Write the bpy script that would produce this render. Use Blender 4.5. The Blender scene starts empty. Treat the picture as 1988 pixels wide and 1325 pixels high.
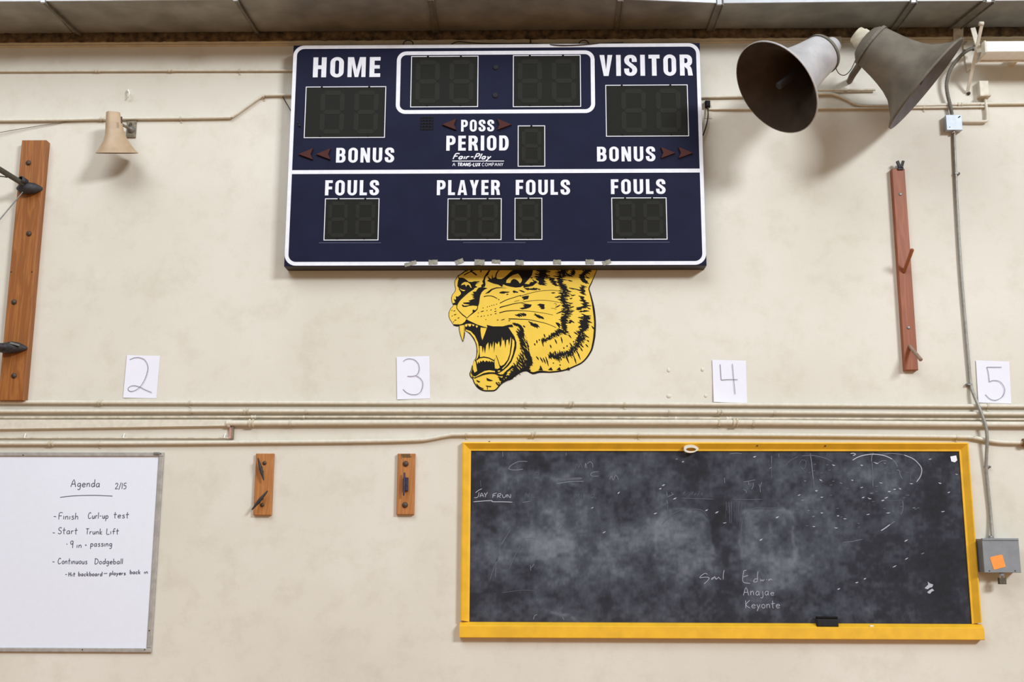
import bpy, math, random
import numpy as np
from mathutils import Vector, Matrix
from mathutils.geometry import tessellate_polygon

random.seed(7)
rng = np.random.RandomState(7)
sc = bpy.context.scene
COL = sc.collection

# ------------------------------------------------------------------ camera
CAM = np.array([0.0, -7.0, 1.5]); FPX = 2103.7
PITCH, YAW, ROLL = math.radians(10.7316), math.radians(1.1425), math.radians(0.1656)
FW = np.array([-math.sin(YAW)*math.cos(PITCH), math.cos(YAW)*math.cos(PITCH), math.sin(PITCH)])
_r0 = np.array([math.cos(YAW), math.sin(YAW), 0.0]); _u0 = np.cross(_r0, FW)
RT = _r0*math.cos(ROLL) + _u0*math.sin(ROLL)
UP = -_r0*math.sin(ROLL) + _u0*math.cos(ROLL)
cd = bpy.data.cameras.new('camera'); cam = bpy.data.objects.new('camera', cd); COL.objects.link(cam)
cd.sensor_width = 36; cd.lens = FPX/1988*36; cd.clip_end = 200
M = Matrix((( RT[0], UP[0], -FW[0], CAM[0]), (RT[1], UP[1], -FW[1], CAM[1]), (RT[2], UP[2], -FW[2], CAM[2]), (0, 0, 0, 1)))
cam.matrix_world = M
sc.camera = cam

# ------------------------------------------------------------------ world, lamps, exposure
def lin(r, g, b):
    return tuple(((c/255)/12.92 if c/255 <= .04045 else ((c/255+.055)/1.055)**2.4) for c in (r, g, b)) + (1,)
w = bpy.data.worlds.new('world'); sc.world = w; w.use_nodes = True
w.node_tree.nodes['Background'].inputs[0].default_value = (1.0, 0.94, 0.83, 1)
w.node_tree.nodes['Background'].inputs[1].default_value = 0.31
def area(name, loc, target, sx, sy, power, col):
    l = bpy.data.lights.new(name, 'AREA'); l.shape = 'RECTANGLE'; l.size = sx; l.size_y = sy
    l.energy = power; l.color = col
    o = bpy.data.objects.new(name, l); COL.objects.link(o); o.location = loc
    o.rotation_euler = (Vector(target)-Vector(loc)).to_track_quat('-Z', 'Y').to_euler()
    return o
area('daylight_from_right_windows', (16.0, -20.0, 13.2), (0.0, 0, 2.8), 6.0, 3.6, 5100, (0.92, 0.965, 1.0))
area('daylight_from_high_windows', (-4.5, -9.5, 12.5), (-1.2, 0, 3.0), 10.0, 7.0, 1090, (0.89, 0.95, 1.0))
sc.view_settings.view_transform = 'Standard'
sc.view_settings.look = 'None'
sc.view_settings.exposure = 0.0
sc.view_settings.gamma = 1
sc.view_settings.use_curve_mapping = False

# ------------------------------------------------------------------ helpers
def P(px, py, d=0.0):
    """where the sight line of photo point (px,py) meets the plane d metres in front of the wall"""
    v = RT*(px-994)/FPX - UP*(py-662.5)/FPX + FW
    t = (7.0-d)/v[1]
    return CAM + v*t
def XZ(px, py, d=0.0):
    p = P(px, py, d); return p[0], p[2]
def rectpx(x0, y0, x1, y1, d):
    a = [XZ(x0, y0, d), XZ(x1, y0, d), XZ(x0, y1, d), XZ(x1, y1, d)]
    return ((a[0][0]+a[2][0])/2, (a[2][1]+a[3][1])/2, (a[1][0]+a[3][0])/2, (a[0][1]+a[1][1])/2)  # xl zb xr zt

def nt_new(name):
    m = bpy.data.materials.new(name); m.use_nodes = True
    nt = m.node_tree; b = nt.nodes['Principled BSDF']
    return m, nt, b
def mat(name, col, rough=.6, var=.08, scale=12., bump=0., metal=0., stretch=(1, 1, 1), spec=.5, col2=None, detail=4, bscale=None):
    m, nt, b = nt_new(name)
    N, L = nt.nodes, nt.links
    tc = N.new('ShaderNodeTexCoord'); mp = N.new('ShaderNodeMapping'); mp.inputs['Scale'].default_value = stretch
    L.new(tc.outputs['Object'], mp.inputs[0])
    no = N.new('ShaderNodeTexNoise'); no.inputs['Scale'].default_value = scale; no.inputs['Detail'].default_value = detail
    L.new(mp.outputs[0], no.inputs['Vector'])
    cr = N.new('ShaderNodeValToRGB')
    c = lin(*col)
    lo = lin(*col2) if col2 else tuple(x*(1-var*2) for x in c[:3])+(1,)
    hi = c if col2 else tuple(min(1, x*(1+var)) for x in c[:3])+(1,)
    cr.color_ramp.elements[0].position = .32; cr.color_ramp.elements[0].color = lo
    cr.color_ramp.elements[1].position = .68; cr.color_ramp.elements[1].color = hi
    L.new(no.outputs['Fac'], cr.inputs[0]); L.new(cr.outputs[0], b.inputs['Base Color'])
    b.inputs['Roughness'].default_value = rough; b.inputs['Metallic'].default_value = metal
    b.inputs['Specular IOR Level'].default_value = spec
    if bump:
        n2 = N.new('ShaderNodeTexNoise'); n2.inputs['Scale'].default_value = bscale or scale*6; n2.inputs['Detail'].default_value = 5
        L.new(mp.outputs[0], n2.inputs['Vector'])
        bp = N.new('ShaderNodeBump'); bp.inputs['Strength'].default_value = bump; bp.inputs['Distance'].default_value = .01
        L.new(n2.outputs['Fac'], bp.inputs['Height']); L.new(bp.outputs[0], b.inputs['Normal'])
    return m

def wood(name, light, dark, rough=.5):
    m, nt, b = nt_new(name); N, L = nt.nodes, nt.links
    tc = N.new('ShaderNodeTexCoord'); mp = N.new('ShaderNodeMapping'); mp.inputs['Scale'].default_value = (14, 14, 1.1)
    L.new(tc.outputs['Object'], mp.inputs[0])
    n1 = N.new('ShaderNodeTexNoise'); n1.inputs['Scale'].default_value = 1.6; n1.inputs['Detail'].default_value = 3; n1.inputs['Distortion'].default_value = .6
    L.new(mp.outputs[0], n1.inputs['Vector'])
    mu = N.new('ShaderNodeMath'); mu.operation = 'MULTIPLY'; mu.inputs[1].default_value = 9; L.new(n1.outputs['Fac'], mu.inputs[0])
    fr = N.new('ShaderNodeMath'); fr.operation = 'PINGPONG'; fr.inputs[1].default_value = 1; L.new(mu.outputs[0], fr.inputs[0])
    mp2 = N.new('ShaderNodeMapping'); mp2.inputs['Scale'].default_value = (150, 150, 5); L.new(tc.outputs['Object'], mp2.inputs[0])
    n2 = N.new('ShaderNodeTexNoise'); n2.inputs['Scale'].default_value = 1.5; L.new(mp2.outputs[0], n2.inputs['Vector'])
    ad = N.new('ShaderNodeMath'); ad.operation = 'MULTIPLY_ADD'; L.new(n2.outputs['Fac'], ad.inputs[0]); ad.inputs[1].default_value = .7; L.new(fr.outputs[0], ad.inputs[2])
    cr = N.new('ShaderNodeValToRGB'); cr.color_ramp.elements[0].position = .2; cr.color_ramp.elements[1].position = 1.3 if False else 1.0
    cr.color_ramp.elements[0].color = lin(*light); cr.color_ramp.elements[1].color = lin(*dark)
    L.new(ad.outputs[0], cr.inputs[0]); L.new(cr.outputs[0], b.inputs['Base Color'])
    b.inputs['Roughness'].default_value = rough
    bp = N.new('ShaderNodeBump'); bp.inputs['Strength'].default_value = .15; L.new(n2.outputs['Fac'], bp.inputs['Height']); L.new(bp.outputs[0], b.inputs['Normal'])
    return m

def flat(name, col, rough=.6, spec=.4):
    return mat(name, col, rough, var=.03, scale=30, spec=spec)

class MB:
    def __init__(s): s.v = []; s.f = []; s.sm = []; s.k = 0
    def lay(s, d):
        s.k = (s.k+1) % 60; return d+s.k*1e-5
    def add(s, vs, fs, smooth=False):
        n = len(s.v); s.v += [tuple(float(c) for c in p) for p in vs]
        s.f += [tuple(i+n for i in f) for f in fs]; s.sm += [smooth]*len(fs); return s
    def hexa(s, p):   # 8 points: 0-3 back loop, 4-7 front loop
        return s.add(p, [(0, 1, 2, 3), (7, 6, 5, 4), (0, 4, 5, 1), (1, 5, 6, 2), (2, 6, 7, 3), (3, 7, 4, 0)])
    def box(s, x0, z0, x1, z1, d0, d1, bev=0.0):
        """axis aligned on the wall, from d0 to d1 in front of it, optional chamfer on the front edges"""
        b = bev
        back = [(x0, -d0, z0), (x1, -d0, z0), (x1, -d0, z1), (x0, -d0, z1)]
        if b <= 0:
            fr = [(x, -d1, z) for x, _, z in back]
            return s.hexa(back+fr)
        mid = [(x, -(d1-b), z) for x, _, z in back]
        fr = [(x0+b, -d1, z0+b), (x1-b, -d1, z0+b), (x1-b, -d1, z1-b), (x0+b, -d1, z1-b)]
        fs = [(3, 2, 1, 0), (8, 9, 10, 11)]
        for a, c in ((0, 4), (4, 8)):
            for i in range(4):
                j = (i+1) % 4; fs.append((a+i, a+j, c+j, c+i))
        return s.add(back+mid+fr, fs)
    def obox(s, c, ax, ay, az, hx, hy, hz):
        c, ax, ay, az = [np.array(q, float) for q in (c, ax, ay, az)]
        p = []
        for k in (-1, 1):
            for (i, j) in ((-1, -1), (1, -1), (1, 1), (-1, 1)):
                p.append(c+ax*hx*i+az*hz*j+ay*hy*k)
        return s.hexa(p)
    def tube(s, pts, r, seg=10, cap=True, closed=False):
        pts = [np.array(p, float) for p in pts]; n = len(pts)
        rs = r if hasattr(r, '__len__') else [r]*n
        T = []
        for i in range(n):
            a = pts[i-1] if (i > 0 or closed) else pts[i]; b = pts[(i+1) % n] if (i < n-1 or closed) else pts[i]
            t = b-a; T.append(t/(np.linalg.norm(t)+1e-12))
        ref = np.array([0, 0, 1.0]) if abs(T[0][2]) < .9 else np.array([0, 1.0, 0])
        u = np.cross(T[0], ref); u /= np.linalg.norm(u)
        vs = []
        for i in range(n):
            u = u - T[i]*(u@T[i]); u /= np.linalg.norm(u)
            v = np.cross(T[i], u)
            for k in range(seg):
                a = 2*math.pi*k/seg
                vs.append(pts[i]+(u*math.cos(a)+v*math.sin(a))*rs[i])
        fs = []
        for i in range(n if closed else n-1):
            for k in range(seg):
                k2 = (k+1) % seg; j = (i+1) % n
                fs.append((i*seg+k, i*seg+k2, j*seg+k2, j*seg+k))
        s.add(vs, fs, True)
        if cap and not closed:
            s.add(vs[:seg], [tuple(range(seg))[::-1]]); s.add(vs[-seg:], [tuple(range(seg))])
        return s
    def lathe(s, o, axis, prof, seg=40, smooth=True):
        o = np.array(o, float); a = np.array(axis, float); a /= np.linalg.norm(a)
        ref = np.array([0, 0, 1.0]) if abs(a[2]) < .9 else np.array([1.0, 0, 0])
        u = np.cross(a, ref); u /= np.linalg.norm(u); v = np.cross(a, u)
        vs = []
        for (t, r) in prof:
            for k in range(seg):
                q = 2*math.pi*k/seg; vs.append(o+a*t+(u*math.cos(q)+v*math.sin(q))*r)
        fs = [(i*seg+k, i*seg+(k+1) % seg, (i+1)*seg+(k+1) % seg, (i+1)*seg+k) for i in range(len(prof)-1) for k in range(seg)]
        return s.add(vs, fs, smooth)
    def poly(s, pts, d, thick=0.0):
        """flat polygon on the plane d; pts are (x,z)"""
        d = s.lay(d)
        tri = tessellate_polygon([[Vector((x, z, 0)) for x, z in pts]])
        vs = [(x, -d, z) for x, z in pts]
        out = []
        for t in tri:
            a, b, c = [pts[i] for i in t]
            ar = (b[0]-a[0])*(c[1]-a[1])-(b[1]-a[1])*(c[0]-a[0])
            out.append(tuple(t) if ar > 0 else tuple(t)[::-1])
        s.add(vs, out)
        if thick:
            n = len(pts); ar = sum(pts[i][0]*pts[(i+1) % n][1]-pts[(i+1) % n][0]*pts[i][1] for i in range(n))
            v2 = vs+[(x, -(d-thick), z) for x, z in pts]
            fs = [(i, i+n, (i+1) % n+n, (i+1) % n) for i in range(n)]
            if ar < 0: fs = [f[::-1] for f in fs]
            s.add(v2, fs)
        return s
    def stroke(s, pts, wd, d, taper=False):
        """flat pen stroke, pts (x,z), width wd or list"""
        pts = [np.array(p, float) for p in pts]; n = len(pts); d = s.lay(d)
        if n < 2: return s
        ws = wd if hasattr(wd, '__len__') else [wd]*n
        vs = []
        for i in range(n):
            a = pts[max(0, i-1)]; b = pts[min(n-1, i+1)]; t = b-a; l = np.linalg.norm(t)
            if l < 1e-9: t = np.array([1, 0.]); l = 1
            t /= l; nn = np.array([-t[1], t[0]])
            k = ws[i]/2
            if taper and n > 4 and (i == 0 or i == n-1): k *= .25
            e = pts[i]
            dd = d+i*1.5e-6
            vs.append((e[0]+nn[0]*k, -dd, e[1]+nn[1]*k)); vs.append((e[0]-nn[0]*k, -dd, e[1]-nn[1]*k))
        return s.add(vs, [(2*i, 2*i+1, 2*i+3, 2*i+2) for i in range(n-1)])
    def strip(s, A, B, d, closed=False):
        d = s.lay(d); n = len(A); vs = [(x, -d, z) for x, z in A]+[(x, -d, z) for x, z in B]
        m = n if closed else n-1
        return s.add(vs, [(i, n+i, n+(i+1) % n, (i+1) % n) for i in range(m)])
    def build(s, name, material, parent=None, label=None, loc=None, kind=None):
        org = np.array(loc if loc is not None else (parent['_o'] if parent is not None else (0, 0, 0)), float)
        me = bpy.data.meshes.new(name)
        me.from_pydata([tuple(np.array(p)-org) for p in s.v], [], s.f)
        me.polygons.foreach_set('use_smooth', s.sm)
        me.materials.append(material); me.update()
        o = bpy.data.objects.new(name, me); COL.objects.link(o)
        if parent is not None: o.parent = parent
        else: o.location = org
        if parent is not None and np.linalg.norm(org-np.array(parent['_o'])) > 1e-9: o.location = tuple(org-np.array(parent['_o']))
        o['_o'] = tuple(org)
        if label: o['label'] = label
        if kind: o['kind'] = kind
        return o

def thing(name, label, cat, loc, group=None):
    o = bpy.data.objects.new(name, None); COL.objects.link(o); o.empty_display_size = .05
    o.location = tuple(loc); o['_o'] = tuple(float(c) for c in loc); o['label'] = label; o['category'] = cat
    if group: o['group'] = group
    return o
def tag(o, label, cat, group=None):
    o['label'] = label; o['category'] = cat
    if group: o['group'] = group
    return o
def smooth(pts, k=4, closed=False):
    pts = [np.array(p, float) for p in pts]; n = len(pts)
    if n < 3: return pts
    out = []
    for i in range(n if closed else n-1):
        p1, p2 = pts[i], pts[(i+1) % n]
        p0 = pts[i-1] if (i > 0 or closed) else p1; p3 = pts[(i+2) % n] if (i < n-2 or closed) else p2
        for j in range(k):
            t = j/k
            out.append(.5*((2*p1)+(-p0+p2)*t+(2*p0-5*p1+4*p2-p3)*t*t+(-p0+3*p1-3*p2+p3)*t**3))
    if not closed: out.append(pts[-1])
    return out

# ------------------------------------------------------------------ materials
def wall_material():
    m, nt, b = nt_new('cream_wall_paint'); N, L = nt.nodes, nt.links
    tc = N.new('ShaderNodeTexCoord')
    n1 = N.new('ShaderNodeTexNoise'); n1.inputs['Scale'].default_value = .9; n1.inputs['Detail'].default_value = 5
    L.new(tc.outputs['Object'], n1.inputs['Vector'])
    cr = N.new('ShaderNodeValToRGB'); cr.color_ramp.elements[0].position = .3; cr.color_ramp.elements[1].position = .7
    cr.color_ramp.elements[0].color = lin(213, 208, 195); cr.color_ramp.elements[1].color = lin(226, 222, 212)
    L.new(n1.outputs['Fac'], cr.inputs[0])
    n3 = N.new('ShaderNodeTexNoise'); n3.inputs['Scale'].default_value = 4.5; n3.inputs['Detail'].default_value = 7; n3.inputs['Roughness'].default_value = .7
    L.new(tc.outputs['Object'], n3.inputs['Vector'])
    c3 = N.new('ShaderNodeValToRGB'); c3.color_ramp.elements[0].position = .25; c3.color_ramp.elements[1].position = .5
    c3.color_ramp.elements[0].color = (.86, .84, .80, 1); c3.color_ramp.elements[1].color = (1, 1, 1, 1)
    L.new(n3.outputs['Fac'], c3.inputs[0])
    mx = N.new('ShaderNodeMixRGB'); mx.blend_type = 'MULTIPLY'; mx.inputs[0].default_value = .8
    L.new(cr.outputs[0], mx.inputs[1]); L.new(c3.outputs[0], mx.inputs[2]); L.new(mx.outputs[0], b.inputs['Base Color'])
    n2 = N.new('ShaderNodeTexNoise'); n2.inputs['Scale'].default_value = 60; n2.inputs['Detail'].default_value = 6
    L.new(tc.outputs['Object'], n2.inputs['Vector'])
    bp = N.new('ShaderNodeBump'); bp.inputs['Strength'].default_value = .06; bp.inputs['Distance'].default_value = .01
    L.new(n2.outputs['Fac'], bp.inputs['Height'])
    bp2 = N.new('ShaderNodeBump'); bp2.inputs['Strength'].default_value = .12; bp2.inputs['Distance'].default_value = .05
    L.new(n1.outputs['Fac'], bp2.inputs['Height']); L.new(bp.outputs[0], bp2.inputs['Normal']); L.new(bp2.outputs[0], b.inputs['Normal'])
    b.inputs['Roughness'].default_value = .55; b.inputs['Specular IOR Level'].default_value = .3
    return m
M_WALL = wall_material()
M_FLOOR = wood('maple_floor', (196, 140, 70), (160, 108, 52), .4)
M_PIPE = mat('cream_painted_pipe', (221, 215, 200), .5, .05, 30, .1)
M_PIPEW = mat('cream_pipe_worn', (212, 202, 182), .5, .12, 25, .15)
M_DUCT = mat('galvanised_sheet', (150, 150, 144), .5, .14, 5, .05, metal=.25)
M_DUCTE = mat('bare_metal_lit_edge', (205, 210, 218), .4, .05, 20, metal=.2)  # pale tone carries the window light on the duct's front edge
M_SEAM = mat('dark_seam_metal', (112, 108, 98), .6, .12, 20)
M_SCAR = mat('crumbling_brown_adhesive', (128, 104, 70), .95, .1, 22, .9, col2=(58, 42, 26), detail=9, bscale=70)
M_MOULD = mat('tan_moulding', (205, 190, 160), .6, .08, 10)
M_NAVY = mat('navy_painted_sheet', (26, 28, 54), .55, .08, 6, spec=.12)
M_WHITE = flat('white_vinyl', (236, 238, 248), .5)
M_CASE = mat('dark_case_metal', (48, 45, 48), .6, .1, 10)
M_WINDOW = flat('smoked_display', (33, 33, 30), .5, .1)
M_SEG = flat('unlit_segment', (42, 42, 38), .5, .1)
M_RED = flat('unlit_red_lens', (74, 38, 34), .45, .15)
M_BLACK = flat('black_paint', (30, 28, 28), .6, .12)
M_YEL = mat('yellow_mural_paint', (240, 203, 68), .5, .03, 8)
M_TAPE = mat('grey_duct_tape', (150, 148, 136), .7, .15, 60, .2)
M_WOODL = wood('orange_pine', (170, 108, 50), (142, 84, 33))
M_WOODS = wood('amber_pine', (192, 130, 74), (172, 110, 56))
M_WOODR = wood('reddish_stained_wood', (162, 94, 60), (144, 78, 46))
M_BOLT = mat('dark_bolt_steel', (84, 70, 62), .5, .15, 60, .2, metal=.4)
M_IRON = mat('black_iron', (62, 60, 64), .5, .2, 60, .3, metal=.4)
M_STEEL = mat('dull_steel', (140, 140, 138), .45, .12, 50, metal=.5)
M_OLIVE = mat('dark_olive_pipe', (84, 82, 72), .5, .12, 30, .1, metal=.3)
M_WB = mat('whiteboard_enamel', (232, 237, 250), .4, .006, 30, spec=.4)
M_ALU = mat('brushed_aluminium', (176, 172, 168), .5, .08, 30, metal=.2)
M_INK = flat('grey_marker_ink', (70, 70, 84), .7)
M_PENCIL = flat('thin_marker_line', (120, 118, 132), .7)
M_PAPER = mat('white_paper', (236, 237, 250), .8, .006, 20, spec=.2)
M_FRAME = mat('yellow_painted_frame', (238, 184, 44), .5, .05, 12, .05)
M_CHALK = flat('chalk', (182, 184, 196), .9, .1)
M_CHALK2 = flat('faint_chalk', (124, 127, 140), .9, .1)
M_CHALK3 = flat('wiped_chalk', (96, 99, 112), .9, .1)
M_HORN = mat('grey_horn_enamel', (188, 186, 188), .5, .1, 8, .05)
M_HORND = mat('shaded_horn_enamel', (112, 104, 92), .65, .14, 8, .05)  # darker copy of the horn enamel: the right horn's shade is in the colour
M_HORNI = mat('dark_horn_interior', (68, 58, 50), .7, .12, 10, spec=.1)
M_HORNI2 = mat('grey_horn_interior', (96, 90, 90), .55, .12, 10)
M_BEIGE = mat('beige_horn_enamel', (184, 158, 128), .4, .06, 14)
M_DARKG = mat('grimy_plate', (136, 126, 108), .7, .2, 40, .2)
M_BLUEBOX = mat('blue_grey_galvanised', (188, 198, 216), .45, .06, 20, metal=.2)
M_GREYBOX = mat('grey_enclosure_paint', (134, 138, 144), .5, .05, 14, .04)
M_ORANGE = flat('orange_sticky_paper', (252, 160, 84), .8, .1)
M_LOCK = mat('brown_padlock', (92, 84, 72), .5, .15, 50, metal=.3)
M_CHROME = mat('bright_steel', (205, 205, 205), .25, .05, 30, metal=.8)
M_CABLE = flat('dark_cable', (52, 46, 42), .6)
M_FELT = mat('black_felt', (38, 38, 42), .95, .1, 90, .3)
M_CONDG = mat('grey_conduit', (158, 156, 150), .45, .1, 40, metal=.3)
M_FLEX = mat('grey_flexible_conduit', (112, 108, 98), .6, .12, 50, .2)
M_FIX = flat('white_fixture_enamel', (246, 246, 244), .4)
M_MASK = flat('masking_tape', (222, 216, 200), .8)
M_PINK = mat('pinkish_primer', (198, 150, 142), .7, .15, 30)
M_RUST = mat('rusty_brown', (150, 104, 66), .8, .2, 40, .3)

# ------------------------------------------------------------------ the setting
def structure(o):
    o['kind'] = 'structure'; return o
b = MB(); b.hexa([(-9, .3, 0), (9, .3, 0), (9, .3, 6.2), (-9, .3, 6.2), (-9, 0, 0), (9, 0, 0), (9, 0, 6.2), (-9, 0, 6.2)])
structure(b.build('wall_back', M_WALL))
b = MB(); b.hexa([(-9, 0, -.1), (9, 0, -.1), (9, .3, -.1), (-9, .3, -.1)] and [(-9, .3, -.1), (9, .3, -.1), (9, .3, 0), (-9, .3, 0), (-9, -13, -.1), (9, -13, -.1), (9, -13, 0), (-9, -13, 0)])
structure(b.build('floor', M_FLOOR))

ZD = P(155, 66)[2]     # underside of the duct, on the wall
zt = P(155, 84)[2]; zm = P(155, 92)[2]
# rough strip of old adhesive right under the duct, uneven lower edge
b = MB(); n = 260; xs = np.linspace(-5, 5, n)
nz = [rng.rand()*.008-.004 for _ in xs]
rows = []
for j, (t, d) in enumerate(((0, .002), (0, .012), (.5, .010), (1, .014), (1, .001))):
    rows.append([(x, -(d+(rng.rand()*.007 if 0 < j < 4 else 0)), ZD+.004+(zt-ZD-.004)*t+nz[i]*t) for i, x in enumerate(xs)])
vs = [p for r in rows for p in r]
b.add(vs, [(j*n+i, (j+1)*n+i, (j+1)*n+i+1, j*n+i+1) for j in range(4) for i in range(n-1)], True)
structure(b.build('trim_1', M_SCAR))
b = MB(); prof = [(0, zt+.004), (.014, zt+.004), (.018, zt-.006), (.012, (zt+zm)/2), (.016, zm+.006), (.010, zm), (0, zm)]
b.add([(x, -d, z) for x in (-5, 5) for d, z in prof], [(i, i+1, i+8, i+7) for i in range(6)])
structure(b.build('trim_2', M_MOULD))

# ------------------------------------------------------------------ duct over the wall
FE = [(-330, 3), (85, 1.5), (458, -2), (835, -4), (1203, -2.5), (1396, 5.5), (1772, 1.5), (1918, .5), (2300, -2)]
duct = thing('ventilation_duct', 'long grey sheet-metal air duct running along the top of the wall', 'duct', (0, -.2, ZD))
def duct_front(px, py):
    v = RT*(px-994)/FPX - UP*(py-662.5)/FPX + FW
    t = (ZD-CAM[2])/v[2]; q = CAM+v*t
    return q[0], -q[1]
FP = [duct_front(*q) for q in FE]
FP[0] = (-5.0, FP[1][1]); FP[-1] = (5.0, FP[-2][1])
H = .62
for i in range(len(FP)-1):
    (x0, d0), (x1, d1) = FP[i], FP[i+1]
    b = MB(); g = .003; k = 9
    # underside with a faint diagonal break so every sheet dishes slightly, front and top
    zc = ZD+.012
    und = [(x0+g, -.0, ZD), (x1-g, -.0, ZD), (x1-g, -d1, ZD), (x0+g, -d0, ZD), ((x0+x1)/2, -(d0+d1)/4, zc)]
    b.add(und, [(0, 1, 4), (1, 2, 4), (2, 3, 4), (3, 0, 4)])
    b.add([(x0+g, -d0, ZD), (x1-g, -d1, ZD), (x1-g, -d1, ZD+H), (x0+g, -d0, ZD+H), (x1-g, 0, ZD+H), (x0+g, 0, ZD+H), (x0+g, 0, ZD), (x1-g, 0, ZD)],
          [(0, 1, 2, 3), (3, 2, 4, 5), (0, 3, 5, 6), (1, 7, 4, 2)])
    b.build('duct_section', M_DUCT, duct)
    b = MB(); b.hexa([(x0, -d0+.004, ZD-.004), (x1, -d1+.004, ZD-.004), (x1, -d1+.004, ZD+.02), (x0, -d0+.004, ZD+.02),
                      (x0, -d0-.006, ZD-.004), (x1, -d1-.006, ZD-.004), (x1, -d1-.006, ZD+.02), (x0, -d0-.006, ZD+.02)])
    b.build('edge_strip', M_DUCTE, duct)
for i, (x, d) in enumerate(FP[1:-1]):
    wd = (.011, .011, .018, .017, .022, .020, .035)[i]
    xw = XZ((155, 500, 845, 1197, 1377, 1733, 1850)[i], (70, 70, 68, 64, 64, 60, 62)[i])[0]
    b = MB()
    b.hexa([(xw-wd, 0, ZD-.016), (xw+wd, 0, ZD-.016), (xw+wd, 0, ZD), (xw-wd, 0, ZD), (x-wd, -d-.008, ZD-.016), (x+wd, -d-.008, ZD-.016), (x+wd, -d-.008, ZD+.03), (x-wd, -d-.008, ZD+.03)])
    b.build('seam', M_SEAM, duct)
    b = MB(); s = wd*1.25
    b.hexa([(xw+wd, 0, ZD-.024), (xw+wd+.006, 0, ZD-.024), (xw+wd+.006, 0, ZD), (xw+wd, 0, ZD), (x+wd, -d-.01, ZD-.024), (x+wd+.006, -d-.01, ZD-.024), (x+wd+.006, -d-.01, ZD+.03), (x+wd, -d-.01, ZD+.03)])
    b.build('seam_flange', M_SEAM, duct)
    b = MB(); b.box(x-.014, ZD-.018, x+.014, ZD+.05, d, d+.016); b.build('joint_clip', M_DUCTE, duct, label='bright bare-metal joint clip')

# ------------------------------------------------------------------ bold condensed lettering
def arc(cx, cy, rx, ry, a0, a1, n=8):
    return [(cx+rx*math.cos(math.radians(a0+(a1-a0)*i/n)), cy+ry*math.sin(math.radians(a0+(a1-a0)*i/n))) for i in range(n+1)]
S_, B_ = .25, .18
def rring(x0, y0, x1, y1, rx, ry, n=6):
    rx = min(rx, (x1-x0)/2); ry = min(ry, (y1-y0)/2)
    return arc(x1-rx, y1-ry, rx, ry, 0, 90, n)+arc(x0+rx, y1-ry, rx, ry, 90, 180, n)+arc(x0+rx, y0+ry, rx, ry, 180, 270, n)+arc(x1-rx, y0+ry, rx, ry, 270, 360, n)
def bowl(w_, y0, y1, s=S_, b_=B_):
    ry = (y1-y0)*.42; rx = w_*.45
    A = [(0, y1)]+arc(w_-rx, y1-ry, rx, ry, 90, 0, 7)+arc(w_-rx, y0+ry, rx, ry, 0, -90, 7)+[(0, y0)]
    ry2 = max(.02, ry-b_*.8); rx2 = max(.02, rx-s*.8); wi = w_-s
    yb0, yb1 = y0+b_, y1-b_
    ry2 = min(ry2, (yb1-yb0)/2)
    Bq = [(0, yb1)]+arc(wi-rx2, yb1-ry2, rx2, ry2, 90, 0, 7)+arc(wi-rx2, yb0+ry2, rx2, ry2, 0, -90, 7)+[(0, yb0)]
    return ('strip', A, Bq)
def R_(x0, y0, x1, y1): return ('poly', [(x0, y0), (x1, y0), (x1, y1), (x0, y1)])
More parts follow.
